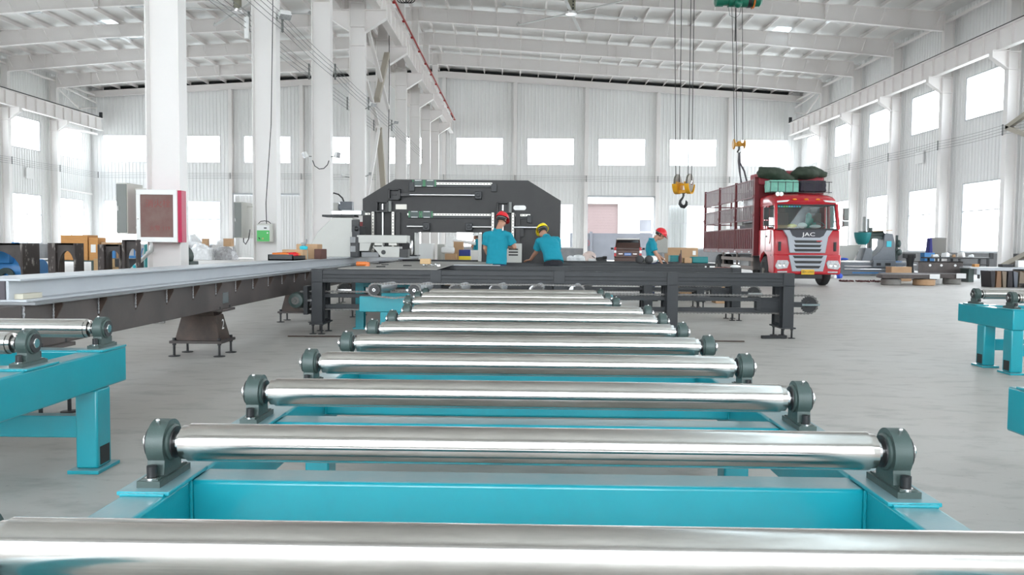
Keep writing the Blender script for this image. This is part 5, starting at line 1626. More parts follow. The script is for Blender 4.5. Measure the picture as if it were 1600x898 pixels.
tag(b.build('seat_towel', mat('green_towel', (.01, .22, .17), .8), None, (9.66, 27.35, 1.91)), 'green towel shape hanging behind the lorry windscreen', 'towel')

# ================================================================== HOISTS
def rope(p0, p1, r=.012):
    b = MB(); b.cyl(p0, p1, r, n=6); return b
h1 = thing('hook_block', 'yellow double-sheave hook block hanging on four ropes over the transfer', 'hoist', (5.19, 26.0, 2.5), -0.55)
SHV = mat('sheave_grey', (.30, .275, .24), .5, .3)
for s in (-1, 1):
    b = MB(); b.lathe((s * .20 - .045, 0, .78), (1, 0, 0), [(0, .05), (0, .24), (.012, .285), (.03, .285), (.035, .23), (.055, .23), (.06, .285), (.078, .285), (.09, .24), (.09, .05)], 32); o = b.build('sheave', SHV, h1)
    b = MB(); b.lathe((s * .245, 0, .78), (s, 0, 0), [(0, .07), (.02, .07), (.03, .035)], 14); b.build('axle_cap', CHROME, o)
    arc = [math.pi * 1.0 + math.pi * i / 16 for i in range(17)]
    b = MB(); b.prism([(.31 * math.cos(a), .74 + .31 * math.sin(a)) for a in arc] + [(.27 * math.cos(a), .74 + .27 * math.sin(a)) for a in reversed(arc)], 'x', s * .20 - .07, s * .20 + .07)
    b.prism([(.30 * math.cos(a), .76 + .30 * math.sin(a)) for a in [math.pi * .95 + math.pi * 1.1 * i / 16 for i in range(17)]], 'x', s * .13 - .01, s * .13 + .01)
    b.build('sheave_guard', YELLOW, h1)
b = MB(); b.bx(-.13, .13, -.06, .06, .70, .76); b.bx(-.15, .15, -.08, .08, .46, .56); b.bx(-.13, -.09, -.05, .05, .5, .74); b.bx(.09, .13, -.05, .05, .5, .74); b.build('yoke', YELLOW, h1, bevel=.01)
b = MB(); b.cyl((0, 0, .36), (0, 0, .48), .035, n=12); b.cyl((0, 0, .44), (0, 0, .47), .06, n=6)
b.tube([(0, 0, .38), (-.02, 0, .32), (-.10, 0, .22), (-.11, 0, .13), (-.05, 0, .05), (.03, 0, .03), (.10, 0, .09), (.11, 0, .17), (.085, 0, .23)], [.03, .032, .042, .055, .06, .058, .05, .04, .012], 12)
b.build('hook', BLACK, h1)
for i, (x0, x1) in enumerate(((-.26, -.45), (-.14, -.20), (.14, .12), (.26, .215))):
    rope((x0, 0, .80), (x1, 0, 8.2)).build('wire_rope', CABLE, h1)
br1 = thing('bridge_crane', 'white bridge crane girder above the frame carrying the yellow hook block', 'crane', (8.5, 26.0, 10.7))
b = MB(); b.bx(-14.1, 13.9, -.3, .3, 1.02, 2.1); b.build('girder', STEELWHITE, br1, smooth=False)
b = MB(); b.bx(-3.9, -2.7, -.3, .3, .35, .75); b.bx(-3.4, -3.2, -.1, .1, .7, 1.03); b.build('trolley', HOISTGREEN, br1, bevel=.03)
h2 = thing('electric_hoist', 'green electric hoist with orange ring hanging at the top edge over the lorry', 'hoist', (8.39, 32.0, 10.4))
b = MB(); b.lathe((-.93, 0, .37), (1, 0, 0), [(0, .20), (.03, .26), (.30, .26), (.31, .22), (.50, .22), (.51, .28), (1.35, .28), (1.36, .26), (1.70, .26), (1.78, .18)], 26); b.build('drum_housing', HOISTGREEN, h2)
b = MB(); b.annulus((.30, 0, .37), (1, 0, 0), .14, .2, .30, 26); b.build('rope_guide', BLACK, h2); b = MB(); b.annulus((.50, 0, .37), (1, 0, 0), .06, .2, .33, 26); b.build('orange_ring', ORANGE, h2)
b = MB(); b.ball((-.1, -.2, .16), .17, (1, 1, .9)); b.bx(-.25, .05, -.25, -.05, .25, .5); b.build('gear_case', HOISTGREEN, h2)
b = MB(); b.bx(-.5, -.4, -.15, .15, .4, 1.3); b.bx(.1, .2, -.15, .15, .4, 1.3); b.build('hanger', HOISTGREEN, h2)
for x0, x1 in ((-.28, -.06), (-.12, .02), (.12, .20)):
    rope((x1 if x0 < .1 else .26, 0, -5.05), (x0 if x0 < .1 else .12, 0, .2), .012).build('wire_rope', CABLE, h2)
rope((-.12, .02, -1.2), (-.12, .02, .1), .02).build('limit_rope', CABLE, h2)
b = MB(); b.tube([(-.45, -.1, .15), (-.38, -.1, -.25), (-.15, -.1, -.35), (.0, -.1, -.2), (.05, -.1, .1)], .008, 6); b.build('pendant_cable', CABLE, h2)
b = MB(); b.lathe((-.12, 0, -5.14), (1, 0, 0), [(0, .17), (.02, .20), (.05, .20), (.07, .12)], 18); b.lathe((.36, 0, -5.14), (-1, 0, 0), [(0, .10), (.02, .17), (.05, .17), (.07, .09)], 18)
b.bx(-.08, .34, -.05, .05, -5.22, -5.08); b.ball((.12, 0, -5.12), .11, (1, .8, 1)); b.build('hook_block', mat('hoist_amber', (.55, .26, .02), .4), h2, bevel=.008)
b = MB(); b.tube([(.12, 0, -5.2), (.12, 0, -5.34), (.06, 0, -5.44), (.13, 0, -5.50), (.19, 0, -5.43)], [.03, .03, .035, .035, .015], 8); b.build('hook', BLACK, h2)
br2 = thing('bridge_crane', 'white bridge crane girder above the frame carrying the green hoist', 'crane', (8.5, 32.0, 10.7))
b = MB(); b.bx(-14.1, 13.9, -.3, .3, 1.02, 2.1); b.build('girder', STEELWHITE, br2, smooth=False)
SLING = mat('sling_grey', (.10, .09, .10), .8)
b = MB()
b.tube([(8.51, 32, 4.92), (8.50, 32, 4.6), (8.46, 31.7, 4.2), (8.42, 31.2, 3.72)], .03, 8); b.tube([(8.52, 32, 4.92), (8.56, 32, 4.55), (8.68, 31.8, 4.2), (8.78, 31.4, 3.4)], .035, 8); b.tube([(8.51, 32, 4.92), (8.58, 32.1, 4.4), (8.9, 32.8, 3.1)], .025, 8)
tag(b.build('lifting_sling', SLING), 'dark lifting slings hanging from the amber hook into the lorry load', 'sling')

# ================================================================== CEILING FANS
for lab, c, ang in (('large ceiling fan with long pale blades at top centre', (2.55, 42.0, 13.05), .33), ('large ceiling fan left of the white columns, blades partly hidden', (-14.4, 42.0, 13.05), -.9)):
    f = thing('ceiling_fan', lab, 'fan', c, ang)
    zt = roof_z(c[0]) - c[2]
    b = MB(); b.cyl((0, 0, .75), (0, 0, zt - .25), .06, n=10); b.bx(-.3, .3, -.06, .06, zt - .3, zt - .22); b.build('down_rod', STEELWHITE, f)
    b = MB(); b.lathe((0, 0, .05), (0, 0, 1), [(0, .17), (.1, .2), (.55, .2), (.65, .13), (.8, .12)], 18); o = b.build('motor', mat('fan_motor_beige', (.30, .29, .22), .5) if c[0] > 0 else bpy.data.materials['fan_motor_beige'], f)
    b = MB(); b.bx(-.03, .03, -.215, -.2, .14, .24); b.bx(-.03, .03, -.215, -.2, .30, .40); b.bx(-.03, .03, -.215, -.2, .46, .56); b.build('vent', BLACK, o, smooth=False)
    b = MB(); b.lathe((0, 0, -.08), (0, 0, 1), [(0, .3), (.12, .32), (.14, .2)], 20); b.build('hub', CHROME, f)
    for k in range(6):
        a = math.pi * 2 * k / 6
        d = Vector((math.cos(a), math.sin(a), 0)); n = Vector((-math.sin(a), math.cos(a), 0))
        b = MB(); b.bar(d * .25, d * 3.6, .17, .025, up=(0, .0, 1)); bl = b.build('blade', mat('fan_blade', (.50, .50, .49), .4) if 'fan_blade' not in bpy.data.materials else bpy.data.materials['fan_blade'], f, bevel=.006)
        b = MB(); b.bar(d * 3.56 - Vector((0, 0, .0)), d * 3.64 + Vector((0, 0, .14)), .2, .02, up=n); b.build('winglet', bpy.data.materials['fan_blade'], bl)
    for k in range(4):
        a = math.pi / 4 + math.pi / 2 * k
        b = MB(); b.cyl((0.15 * math.cos(a), .15 * math.sin(a), .7), (3.0 * math.cos(a), 3.0 * math.sin(a), zt - .25), .008, n=6); b.build('stay_wire', CABLE, f)

# ================================================================== COLUMN FITTINGS
fx = thing('fire_cabinet', 'white-rimmed fire hydrant cabinet with red side, fixed to the nearest white column', 'cabinet', (-6.565, 14.78, 1.26))
b = MB(); b.bx(-.36, .44, .02, .23, 0, .94); b.build('body', FIRERED, fx, bevel=.006)
b = MB()
for a in ((-.37, .37, .0, .09), (-.37, .37, .86, .95), (-.37, -.30, .09, .86), (.30, .37, .09, .86)): b.bx(a[0], a[1], -.02, .03, a[2], a[3])
dr = b.build('door_frame', WHITE, fx, bevel=.004)
GLZ = mat('dull_glass', (.21, .14, .12), .22, 0, (.165, .075, .07), 3.2, .5)
b = MB(); b.quad((-.30, .0, .09), (.30, .0, .09), (.30, .0, .86), (-.30, .0, .86)); b.build('door_glass', GLZ, dr, smooth=False)
FADE = mat('faded_red_print', (.20, .035, .03), .5)
txt('消火栓', .155, FADE, dr, (.02, -.003, .69), (H, 0, 0), 'lettering')
txt('火警 119', .10, FADE, dr, (.05, -.003, .25), (H, 0, 0), 'lettering')
b = MB(); b.cyl((-.335, -.03, .42), (-.335, -.018, .42), .012, n=10); b.build('lock', CHROME, dr)
b = MB(); b.tube([(-.16, .12, 0), (-.15, .12, -.10), (-.19, .12, -.17), (-.75, .12, -.72), (-1.0, .12, -1.24)], .034, 12); pz = b.build('supply_pipe', GALV, fx)
b = MB(); b.tube([(-.157, .12, -.06), (-.165, .12, -.15), (-.24, .12, -.21)], .044, 12); b.build('elbow', GALV, pz)
b = MB(); b.tube([(-.45, .12, -.425), (-.49, .12, -.465)], .037, 12); b.build('blue_band', AQUA, pz)
for lab, loc, d in (('grey electrical cabinet on bracket behind the fire hydrant cabinet', (-7.22, 14.8, 1.41), .62), ('grey electrical cabinet on the second white column, trailing a black cable', (-7.18, 20.8, 1.39), .85)):
    e = thing('electrical_cabinet', lab, 'cabinet', loc)
    b = MB(); b.bx(-.09, .11, 0, d, 0, .92); b.build('body', CABINET, e, bevel=.006)
    b = MB(); b.bx(-.085, .10, -.018, .0, .02, .90); o = b.build('door', CABDARK, e, bevel=.004)  # shade on the door front put into a darker grey than the body
    b = MB(); b.bx(-.06, -.04, -.03, -.018, .42, .50); b.build('handle', CHROME, o)
    b = MB(); b.bx(.11, .34, d * .5, d * .5 + .06, .8, .84); b.bx(.11, .34, d * .5, d * .5 + .06, .1, .14); b.build('bracket', CABINET, e)
    if loc[1] > 18:
        b = MB(); b.tube([(.08, .2, 0), (.09, .18, -.10), (.17, .1, -.16), (.28, .0, -.02), (.32, .0, .22)], .012, 8); b.build('cable', CABLE, e)
gb = thing('meter_box', 'small white and green box hung on the second white column by black cable', 'box', (-6.525, 20.86, 1.29))
b = MB(); b.bx(-.205, .205, 0, .14, 0, .47); b.build('case', CABINET, gb, bevel=.02)
b = MB(); b.bx(-.18, .14, -.004, 0, .02, .30); o = b.build('front_label', GREEN, gb, smooth=False)
b = MB(); b.bx(-.18, .14, -.0035, 0, .30, .43); b.build('front_label', WHITE, gb, smooth=False)
b = MB(); b.bx(0, .07, -.007, -.002, .345, .375); b.build('display', BLACK, gb, smooth=False)
b = MB(); b.cyl((.09, -.008, .235), (.09, 0, .235), .02, n=12); b.build('button', WHITE, o)
b = MB(); b.prism([(-.15, .12), (-.12, .12), (-.09, .07), (-.12, .07)], 'y', -.007, -.003); b.build('symbol', BLACK, o, smooth=False)
b = MB(); b.cyl((-.03, -.007, .09), (-.03, -.003, .09), .024, n=12); b.build('symbol', mat('symbol_tan', (.55, .42, .2), .5), o)
b = MB(); b.tube([(-.16, .06, .47), (-.10, .05, .53), (.0, .05, .545), (.10, .05, .53), (.16, .06, .47)], .010, 8); b.build('handle', BLACK, gb)
b = MB(); b.tube([(.05, .05, .47), (.055, .0, 1.0), (.20, .0, 3.0), (.26, .0, 5.8), (.28, 0, 10.0)], .011, 8); b.build('cable', CABLE, gb)
def floodlight(lab, p, aim, arm, size=(.16, .10, .12), post=0):
    """lamp with bracket; p is the fixing point on the column, arm points from it to the lamp"""
    f = thing('floodlight', lab, 'lamp', p)
    a = Vector(arm)
    b = MB(); b.bar((0, 0, 0), a, .03, .03); b.build('bracket', CABDARK, f)
    d = Vector(aim).normalized(); q = d.to_track_quat('-Y', 'Z').to_matrix()
    b = MB(); b.box(a + Vector((0, 0, .05)), size, rot=q, taper=(.8, .8)); b.build('lamp_body', WHITE, f, bevel=.015)
    b = MB(); b.box(a + Vector((0, 0, .05)) + d * size[1] * .52, (size[0] * .85, .012, size[2] * .85), rot=q); b.build('lens', LAMPCLEAR, f)
    return f
floodlight('floodlight on the left flange of the third white column', (-6.86, 27.1, 4.14), (-1, -.6, -.5), (-.22, -.05, .0), (.2, .14, .2))
floodlight('floodlight on the right flange of the third white column', (-6.23, 27.1, 4.14), (1, -.6, -.2), (.20, -.05, .0), (.2, .14, .2))
b = MB(); b.tube([(-6.82, 26.98, 4.0), (-6.75, 26.98, 3.82), (-6.6, 26.98, 3.72), (-6.45, 26.98, 3.74), (-6.33, 26.98, 3.86), (-6.28, 26.98, 4.0)], .014, 8)
tag(b.build('drooping_cable', CABLE), 'black cable drooping between the two lamps on the third column', 'cable')
floodlight('small floodlight on the left of the fourth white column', (-6.86, 33.1, 3.95), (-1, -.4, -.1), (-.26, 0, .04), (.2, .14, .12))
floodlight('dark round lamp on the right of the fourth white column', (-6.23, 33.1, 4.0), (.3, -1, -.2), (.18, 0, .06), (.14, .1, .14))
floodlight('large tilted floodlight high on the second white column', (-6.23, 21.1, 7.0), (.3, -.5, -.9), (.22, -.05, .02), (.34, .16, .2))
floodlight('floodlight high on the fourth white column, by the sagging wires', (-6.23, 33.1, 6.7), (.6, -.5, -.4), (.30, -.05, .12), (.3, .14, .16))
floodlight('floodlight high on the fifth white column, by the sagging wires', (-6.23, 39.1, 6.9), (.6, -.5, -.4), (.30, -.05, .12), (.3, .14, .16))
b = MB(); b.bx(-7.02, -6.92, 20.95, 21.05, 6.45, 7.0); tag(b.build('sign_board', WHITE), 'blank white board hung high on the left of the second column', 'board')
# ---- bare conductor wires on insulators
def wires(lab, pts, zs, posts, sag=.05):
    t = thing('conductor_wires', lab, 'wires', pts[0])
    o = Vector(pts[0])
    for z in zs:
        path = []
        for p, q in zip(pts, pts[1:]):
            p, q = Vector(p), Vector(q)
            for i in range(5):
                f = i / 5
                path.append(p.lerp(q, f) + Vector((0, 0, z - sag * 4 * f * (1 - f))) - o)
        path.append(Vector(pts[-1]) + Vector((0, 0, z)) - o)
        b = MB(); b.tube(path, .008, 5); b.build('wire', WIRE, t)
    for p in posts:
        p = Vector(p) - o
        b = MB(); b.bx(p.x - .02, p.x + .02, p.y - .03, p.y + .03, zs[0] - .05, zs[-1] + .05); k = b.build('insulator_bracket', CABDARK, t)
        for z in zs:
            b = MB(); b.lathe((p.x, p.y, z - .035), (0, 0, 1), [(0, .02), (.02, .038), (.035, .02), (.05, .038), (.07, .02)], 8); b.build('insulator', PORC, k)
ys = [BAY0 + 6 * k for k in range(-1, 7)]
Z4 = (6.72, 6.86, 7.0, 7.14)
wires('four bare wires sagging along the right faces of the middle columns', [(-6.12, y, 0) for y in ys], Z4, [(-6.12, y, 0) for y in ys[1:]])
wires('four bare wires along the left faces of the middle columns', [(-6.98, y, 0) for y in ys], Z4, [(-6.98, y, 0) for y in ys[1:]])
yw = [BAY0 + 6 * k for k in range(3, 10)]
wires('bare wires on insulators along the right side wall', [(22.84, y - (.3 if y > 69 else 0), 0) for y in yw], Z4, [(22.86, y - (.3 if y > 69 else 0), 0) for y in yw])
wires('bare wires on insulators along the left side wall', [(-35.52, y - (.3 if y > 69 else 0), 0) for y in yw[2:]], Z4, [(-35.54, y - (.3 if y > 69 else 0), 0) for y in yw[2:]])
xw = [-35.4] + [-36.4 + 6 * k for k in range(1, 10)] + [22.7]
wires('bare wires crossing the far gable wall below its upper windows', [(x, 68.92, 0) for x in xw], Z4, [(x, 68.94, 0) for x in xw[1:-1]], .02)
b = MB(); b.bx(23.55, 23.6, 48.2, 49.2, 6.3, 7.0); tag(b.build('wall_notice', WHITE), 'white notice board on the right wall between two columns', 'notice')
b = MB(); b.bx(-36.3, -36.24, 60.0, 60.9, 5.9, 6.7); tag(b.build('wall_notice', WHITE), 'white notice board on the left wall between two columns', 'notice')

# ================================================================== LEFT: ARCHED FRAMES, MOTOR, CRATES
SMEAR = mat('torch_cut_steel', (.045, .034, .031), .6, .2, (.36, .33, .30), 5.5, .10, .3, 30, stretch=(2, 1, .55), mid=.62)
SMEARB = mat('dark_plate_steel', (.040, .034, .033), .5, .2, (.075, .062, .057), 4, .4, .1, 30)
def arch_frame(lab, x0, x1, top, y, pw0=.14, pw1=.14, dep=.5, spring=.95, rise=.9, lintel=None):
    t = thing('arched_frame', lab, 'frame', ((x0 + x1) / 2, y, 0))
    w = x1 - x0
    for s, pw in ((-1, pw0), (1, pw1)):
        b = MB(); xc = s * (w / 2 - pw / 2); b.bx(xc - pw / 2, xc + pw / 2, -.02, dep, 0, top); b.build('side_plate', SMEAR, t, bevel=.006)
    a0, a1 = -w / 2 + pw0, w / 2 - pw1
    cx_, r = (a0 + a1) / 2, (a1 - a0) / 2
    zc = lintel if lintel else .72
    hgt = 0.38 if not lintel else .17
    b = MB()
    n = 14
    for k in range(n):
        t0, t1 = math.pi - math.pi * k / n, math.pi - math.pi * (k + 1) / n
        p0 = (cx_ + r * .93 * math.cos(t0), zc + hgt * math.sin(t0)); p1 = (cx_ + r * .93 * math.cos(t1), zc + hgt * math.sin(t1))
        b.prism([p0, p1, (p1[0], top), (p0[0], top)], 'y', .05, .12)
    b.bx(a0, cx_ - r * .93, .05, .12, 0, top); b.bx(cx_ + r * .93, a1, .05, .12, 0, top)
    b.build('arch_plate', SMEARB, t, smooth=False)
    b = MB(); b.bx(a0, a1, .05, dep, top - .03, top); b.build('top_plate', SMEARB, t)
    return t
arch_frame('widest dark arched steel frame, at the left edge of the picture', -9.75, -8.48, 1.22, 13.9, .2, .04, dep=.48)
arch_frame('dark arched steel frame with a tall oval opening, in the middle of its row', -8.05, -7.58, 1.23, 13.9, .13, .03, dep=.27)
arch_frame('narrow dark arched steel frame right of the wooden crates', -7.22, -6.83, 1.215, 13.95, .11, .03, dep=.27, lintel=.94)
arch_frame('tallest dark arched steel frame, next to the nearest white column', -6.78, -6.52, 1.30, 13.9, .05, .02, dep=.14, lintel=.98)
mo = thing('electric_motor', 'blue electric motor seen through the arch of the leftmost frame', 'motor', (-9.15, 14.75, 0))
b = MB(); b.bx(-.35, .35, -.1, .2, .3, .45); b.lathe((-.5, .1, .75), (1, 0, 0), [(0, .2), (.03, .26), (.7, .26), (.8, .2), (.95, .18)], 20); b.build('body', BLUE, mo, bevel=.01)
b = MB(); b.bx(-.30, .05, -.25, .1, .86, 1.12); b.prism([(-.05, 1.12), (.12, 1.12), (.05, 1.24), (.0, 1.24)], 'y', -.1, .05); b.build('terminal_box', BLUE, mo, bevel=.015)
b = MB(); b.annulus((-.05, -.18, .62), (0, -1, 0), .03, .06, .16, 18); b.build('fan_cowl', CAST, mo)
b = MB(); b.bx(-.5, .5, -.2, .4, 0, .3); b.build('base', BLACK, mo)
def crate(lab, x0, x1, y0, y1, z0, z1, mt, name='crate', cat='crate', group=None, bev=.01, tape=None):
    b = MB(); b.bx(-(x1 - x0) / 2, (x1 - x0) / 2, 0, y1 - y0, 0, z1 - z0)
    o = tag(b.build(name, mt, None, ((x0 + x1) / 2, y0, z0), bevel=bev), lab, cat, group)
    if tape:
        t = MB(); t.bx(-.03 * 2, .03 * 2, -.004, y1 - y0 + .004, (z1 - z0) * .35, (z1 - z0) * .7); t.build('label_patch', tape, o, smooth=False)
    return o
tbl = thing('low_shelf', 'dark low metal shelf behind the arched frames carrying wooden crates', 'shelf', (-10.2, 19.6, 0))
for z in (.30, .78): b = MB(); b.bx(-1.6, 1.4, 0, .8, z, z + .03); b.build('shelf_board', CAST, tbl)
for x in (-1.55, -.1, 1.35):
    for y in (.03, .77): b = MB(); b.bx(x - .02, x + .02, y - .02, y + .02, 0, .78); b.build('leg', CAST, tbl)
crate('tall orange plywood crate rising behind the arched frames', -11.1, -10.75 + .3, 19.7, 20.2, .81, 1.42, ORANGEWOOD)
crate('smaller orange crate with a white paper, beside the tall plywood one', -10.42, -10.20, 19.7, 20.1, .81, 1.36, ORANGEWOOD, tape=WHITE)
crate('low brown carton right of the orange crates', -10.12, -9.72, 19.7, 20.2, .81, 1.26, CARD)
crate('blue bin at the foot of the orange crates', -9.98, -9.75, 19.62, 19.69, .82, 1.1, BLUE, 'bin', 'bin')
crate('pale yellow board leaning behind the narrow arched frame', -7.80, -7.42, 14.9, 14.94, 0, .95, WOOD, 'board', 'board')
crate('pale yellow board behind the side plate of the narrow frame', -7.22, -6.94, 14.25, 14.29, 0, .82, WOOD, 'board', 'board')
crate('teal machine cover glimpsed through the tallest arch', -6.85 - .55, -6.45 - .55, 16.0, 16.4, 0, 1.22, TEAL2, 'machine_cover', 'cover', bev=.05)
b = MB()
b.bx(-9.1, -8.0, 17.6, 18.2, .0, .9); tag(b.build('dark_machine', BLACK, bevel=.03), 'dark machine base behind the oval arch opening', 'machine')
b = MB(); b.bx(-7.9, -7.2, 17.8, 18.3, .0, .85); b.lathe((-7.55, 17.8, .95), (0, 1, 0), [(0, .22), (.1, .25), (.5, .25)], 20); tag(b.build('grinding_machine', CAST, bevel=.02), 'dark grey machine with a round drum behind the arched frames', 'machine')
b = MB(); b.bx(-.2, .2, 0, .3, 0, .12); b.cyl((-.1, .1, .12), (-.1, .1, .3), .02, n=8); b.tube([(.05, .1, .12), (.1, .1, .3), (.2, .1, .2)], .015, 6); tag(b.build('vise', BLUE, None, (-9.35, 19.9, .81), bevel=.01), 'small blue vise on the shelf right of the cartons', 'vise')

# wrapped goods along the far wall, left
def wrapped(lab, x, y, w, d, h, mt=WRAP, seed=0, group=None):
    random.seed(seed)
    k = [(random.uniform(-.15, .15) * w, random.uniform(-.1, .1) * d) for _ in range(3)]
    lump(lambda b: (b.box((0, 0, h * .35), (w, d, h * .7), taper=(.72, .8)), b.ball((k[0][0], k[0][1], h * .62), min(w, d) * .42, (1.1, 1, h * .45 / (min(w, d) * .42) * .8)), b.ball((k[1][0], k[1][1], h * .3), w * .45, (1.05, .8, .6))),
         'wrapped_goods', mt, None, (x, y, 0), lab, 'goods', max(w, d, h) / 26, group, folds=.16)
wrapped('tall film-wrapped bundle under the far left window', -24.9, 62.5, 1.4, 1.2, 2.0, WRAP, 1)
wrapped('low grey bundle of film at the left end of the wrapped goods', -25.7, 61.6, 1.2, 1.2, 1.3, FILMGREY, 2)
wrapped('wide low white bundle in front of the tall film-wrapped one', -23.8, 61.2, 1.8, 1.4, 1.25, WRAP, 3)
wrapped('dark grey wrapped bundle at the right end of the wrapped goods', -22.3, 62.0, 1.5, 1.4, 1.05, FILMGREY, 4)
crate('brown carton on the dark wrapped bundle by the far wall', -22.5, -21.9, 62.0, 62.6, 1.02, 1.62, CARD)
wrapped('light film bundle leaning behind the brown carton', -23.2, 63.2, 1.3, 1.1, 1.6, WRAP, 6)
crate('brown carton standing between the film bundles', -24.6 + .5, -24.6 + .95, 61.9, 62.2, 1.0, 1.6, CARD)

# ================================================================== THINGS ON THE BED AND THE TRANSFER
tr = thing('parts_tray', 'black parts tray with orange tools, lying on the grey rail bed', 'tray', (-3.58, 12.55, 1.0))
b = MB(); b.bx(-.18, .20, -.35, .35, 0, .02); b.bx(-.18, -.165, -.35, .35, 0, .09); b.bx(.185, .20, -.35, .35, 0, .07); b.bx(-.18, .2, -.35, -.335, 0, .09); b.build('tray', BLACK, tr)
for k, (x, y, mt, lb) in enumerate(((-.05, -.2, ORANGE, 'orange tool at the near end of the black tray'), (.04, .02, LAMPRED, 'red tool in the middle of the black tray'), (.02, .2, ORANGE, 'orange tool at the far end of the black tray'))):
    b = MB(); b.cyl((-.1, -.03, .05), (.09, .05, .06), .045, n=12); b.cyl((.07, .04, .06), (.12, .06, .06), .03, n=10); tag(b.build('power_tool', mt, None, (-3.58 + x, 12.55 + y, 1.02), bevel=.004), lb, 'tool')
crate('open brown carton behind the black parts tray', -3.78, -3.45, 13.0, 13.3, 1.0, 1.16, CARD, 'carton', 'carton')
crate('brown carton behind the aqua bottle on the rail bed', -3.76, -3.40, 13.75, 14.1, 1.0, 1.25, CARD, 'carton', 'carton')
crate('dark red carton at the right of the aqua bottle', -3.42, -3.30, 13.6, 14.0, 1.0, 1.17, mat('dark_carton', (.10, .04, .03), .7), 'carton', 'carton')
bt = thing('spray_bottle', 'aqua plastic bottle with a grey trigger cap on the rail bed', 'bottle', (-3.54, 13.4, 1.0))
b = MB(); b.lathe((0, 0, 0), (0, 0, 1), [(0, .06), (.01, .066), (.15, .064), (.16, .055), (.18, .066), (.21, .066), (.22, .045)], 20); b.build('body', AQUA, bt)
b = MB(); b.cyl((0, 0, .22), (0, 0, .245), .035, n=14); b.bx(-.04, .05, -.015, .015, .245, .275); b.bar((.05, 0, .27), (.05, 0, .33), .015, .02); b.build('cap', GREYSTEEL, bt)
b = MB(); b.cyl((-.09, 0, .035), (.07, 0, .035), .035, n=14); b.bx(.05, .11, -.03, .03, .0, .06); tag(b.build('angle_grinder', ORANGE, None, (-2.42, 12.6, .918)), 'orange power tool on the tan deck plate', 'tool')
b = MB(); b.cyl((-.09, 0, .02), (.0, 0, .06), .02, n=10); tag(b.build('hose_fitting', CHROME, None, (-2.38, 12.85, .918)), 'bright fitting beside the orange power tool on the deck', 'fitting')
crate('small square wooden block at the edge of the deck plate', -1.74, -1.56, 14.35, 14.5, .918, 1.01, WOOD, 'wood_block', 'block', bev=.003)
b = MB(); b.bx(-.40, .40, -.02, .02, 0, .012); tag(b.build('bright_strip', RAILPAINT, None, (-.72, 14.04, .906)), 'bright flat strip lying on the second transfer beam', 'strip')
random.seed(9)
nb = MB(); nb.cyl((-.02, 0, .016), (.02, 0, .016), .016, n=6); nbm = nb.mesh('bolt', CHROME)
for k in range(12):
    o = link('bolt', nbm, None, (-1.55 + .35 * random.random(), 12.6 + .9 * random.random(), .918)); o.rotation_euler = (0, 0, random.uniform(0, 3))
    tag(o, 'loose bright bolt in the scatter at the deck plate corner', 'bolt', 'loose bolts on the deck plate')
for k, (x, y, r) in enumerate(((-2.05, 12.1, .4), (-1.75, 12.8, -.3), (-2.2, 13.4, .9))):
    b = MB(); b.box((0, 0, .008), (.13, .03, .016), rot=(0, 0, r)); tag(b.build('steel_scrap', BLACK, None, (x, y, .918)), ('dark scrap strip nearest the front edge of the tan deck', 'dark scrap strip in the middle of the tan deck', 'dark scrap strip at the back of the tan deck')[k], 'scrap')
for k, dx in enumerate((0, .19)):
    q = thing('film_roll', ('left' if not k else 'right') + ' one of two white rolls with black ends lying on the transfer beam', 'roll', (2.52 + dx, 16.82, .993), -.35)
    b = MB(); b.cyl((0, -.18, 0), (0, .36, 0), .075, n=20); b.build('roll', WHITE, q)
    b = MB(); b.lathe((0, -.18, 0), (0, -1, 0), [(-.06, .08), (.01, .086), (.02, .06), (.015, .002)], 20); b.build('end_cap', BLACK, q)
b = MB(); b.ball((0, 0, .02), .06, (1.5, 1, .5)); tag(b.build('rag', WHITE, None, (3.72, 14.06, .906)), 'white rag on the right end of the second beam', 'rag')

# goods on a bench behind the transfer, right of the gantry
bn = thing('work_bench', 'low dark bench behind the transfer loaded with bags and cartons', 'bench', (3.0, 20.5, 0))
b = MB(); b.bx(-1.95, 1.8, -.5, .7, .80, .86); b.build('bench_top', DARKGREY, bn, bevel=.005)
for x in (-1.8, 1.65):
    for y in (-.4, .6): b = MB(); b.bx(x - .03, x + .03, y - .03, y + .03, 0, .8); b.build('leg', DARKGREY, bn)
BZ = .862
def bag(lab, x, y, w, d, h, mt, name='bag', cat='bag', seed=1):
    lump(lambda b: (b.box((0, 0, h * .4), (w, d, h * .8), taper=(.8, .8)), b.ball((0, 0, h * .5), w * .5, (1, d / w, h / w))), name, mt, None, (x, y, BZ), lab, cat, .018, folds=.03)
bag('crumpled white bag at the gantry foot on the bench', 1.28, 20.4, .18, .2, .16, WRAP)
bag('puffy film-wrapped parcel on the bench left of the pink one', 1.50, 20.5, .34, .3, .18, WRAP, 'parcel', 'parcel')
bag('pinkish wrapped parcel on the bench, taller than its neighbours', 1.78, 20.7, .36, .3, .27, mat('pink_film', (.62, .47, .42), .4, 0, (.70, .58, .53), 6, .4), 'parcel', 'parcel')
crate('small white tray before the pinkish parcel on the bench', 1.72, 2.02, 20.1, 20.3, BZ, .95, WHITE, 'tray', 'tray')
b = MB(); b.box((0, 0, .05), (.24, .1, .06), rot=(0, .1, .2)); b.cyl((-.14, 0, .09), (.12, .03, .11), .035, n=10); b.box((.08, .02, .12), (.1, .08, .05), rot=(.3, 0, 0)); b.bar((-.16, 0, .10), (-.24, .02, .16), .03, .02)
tag(b.build('valve_assembly', BLACK, None, (2.03, 20.05, BZ), bevel=.006), 'dark mechanical part on the bench right of the white tray', 'part')
bd = thing('control_panel', 'upright grey panel on a short stand behind the sideways worker', 'panel', (3.60, 20.75, BZ))
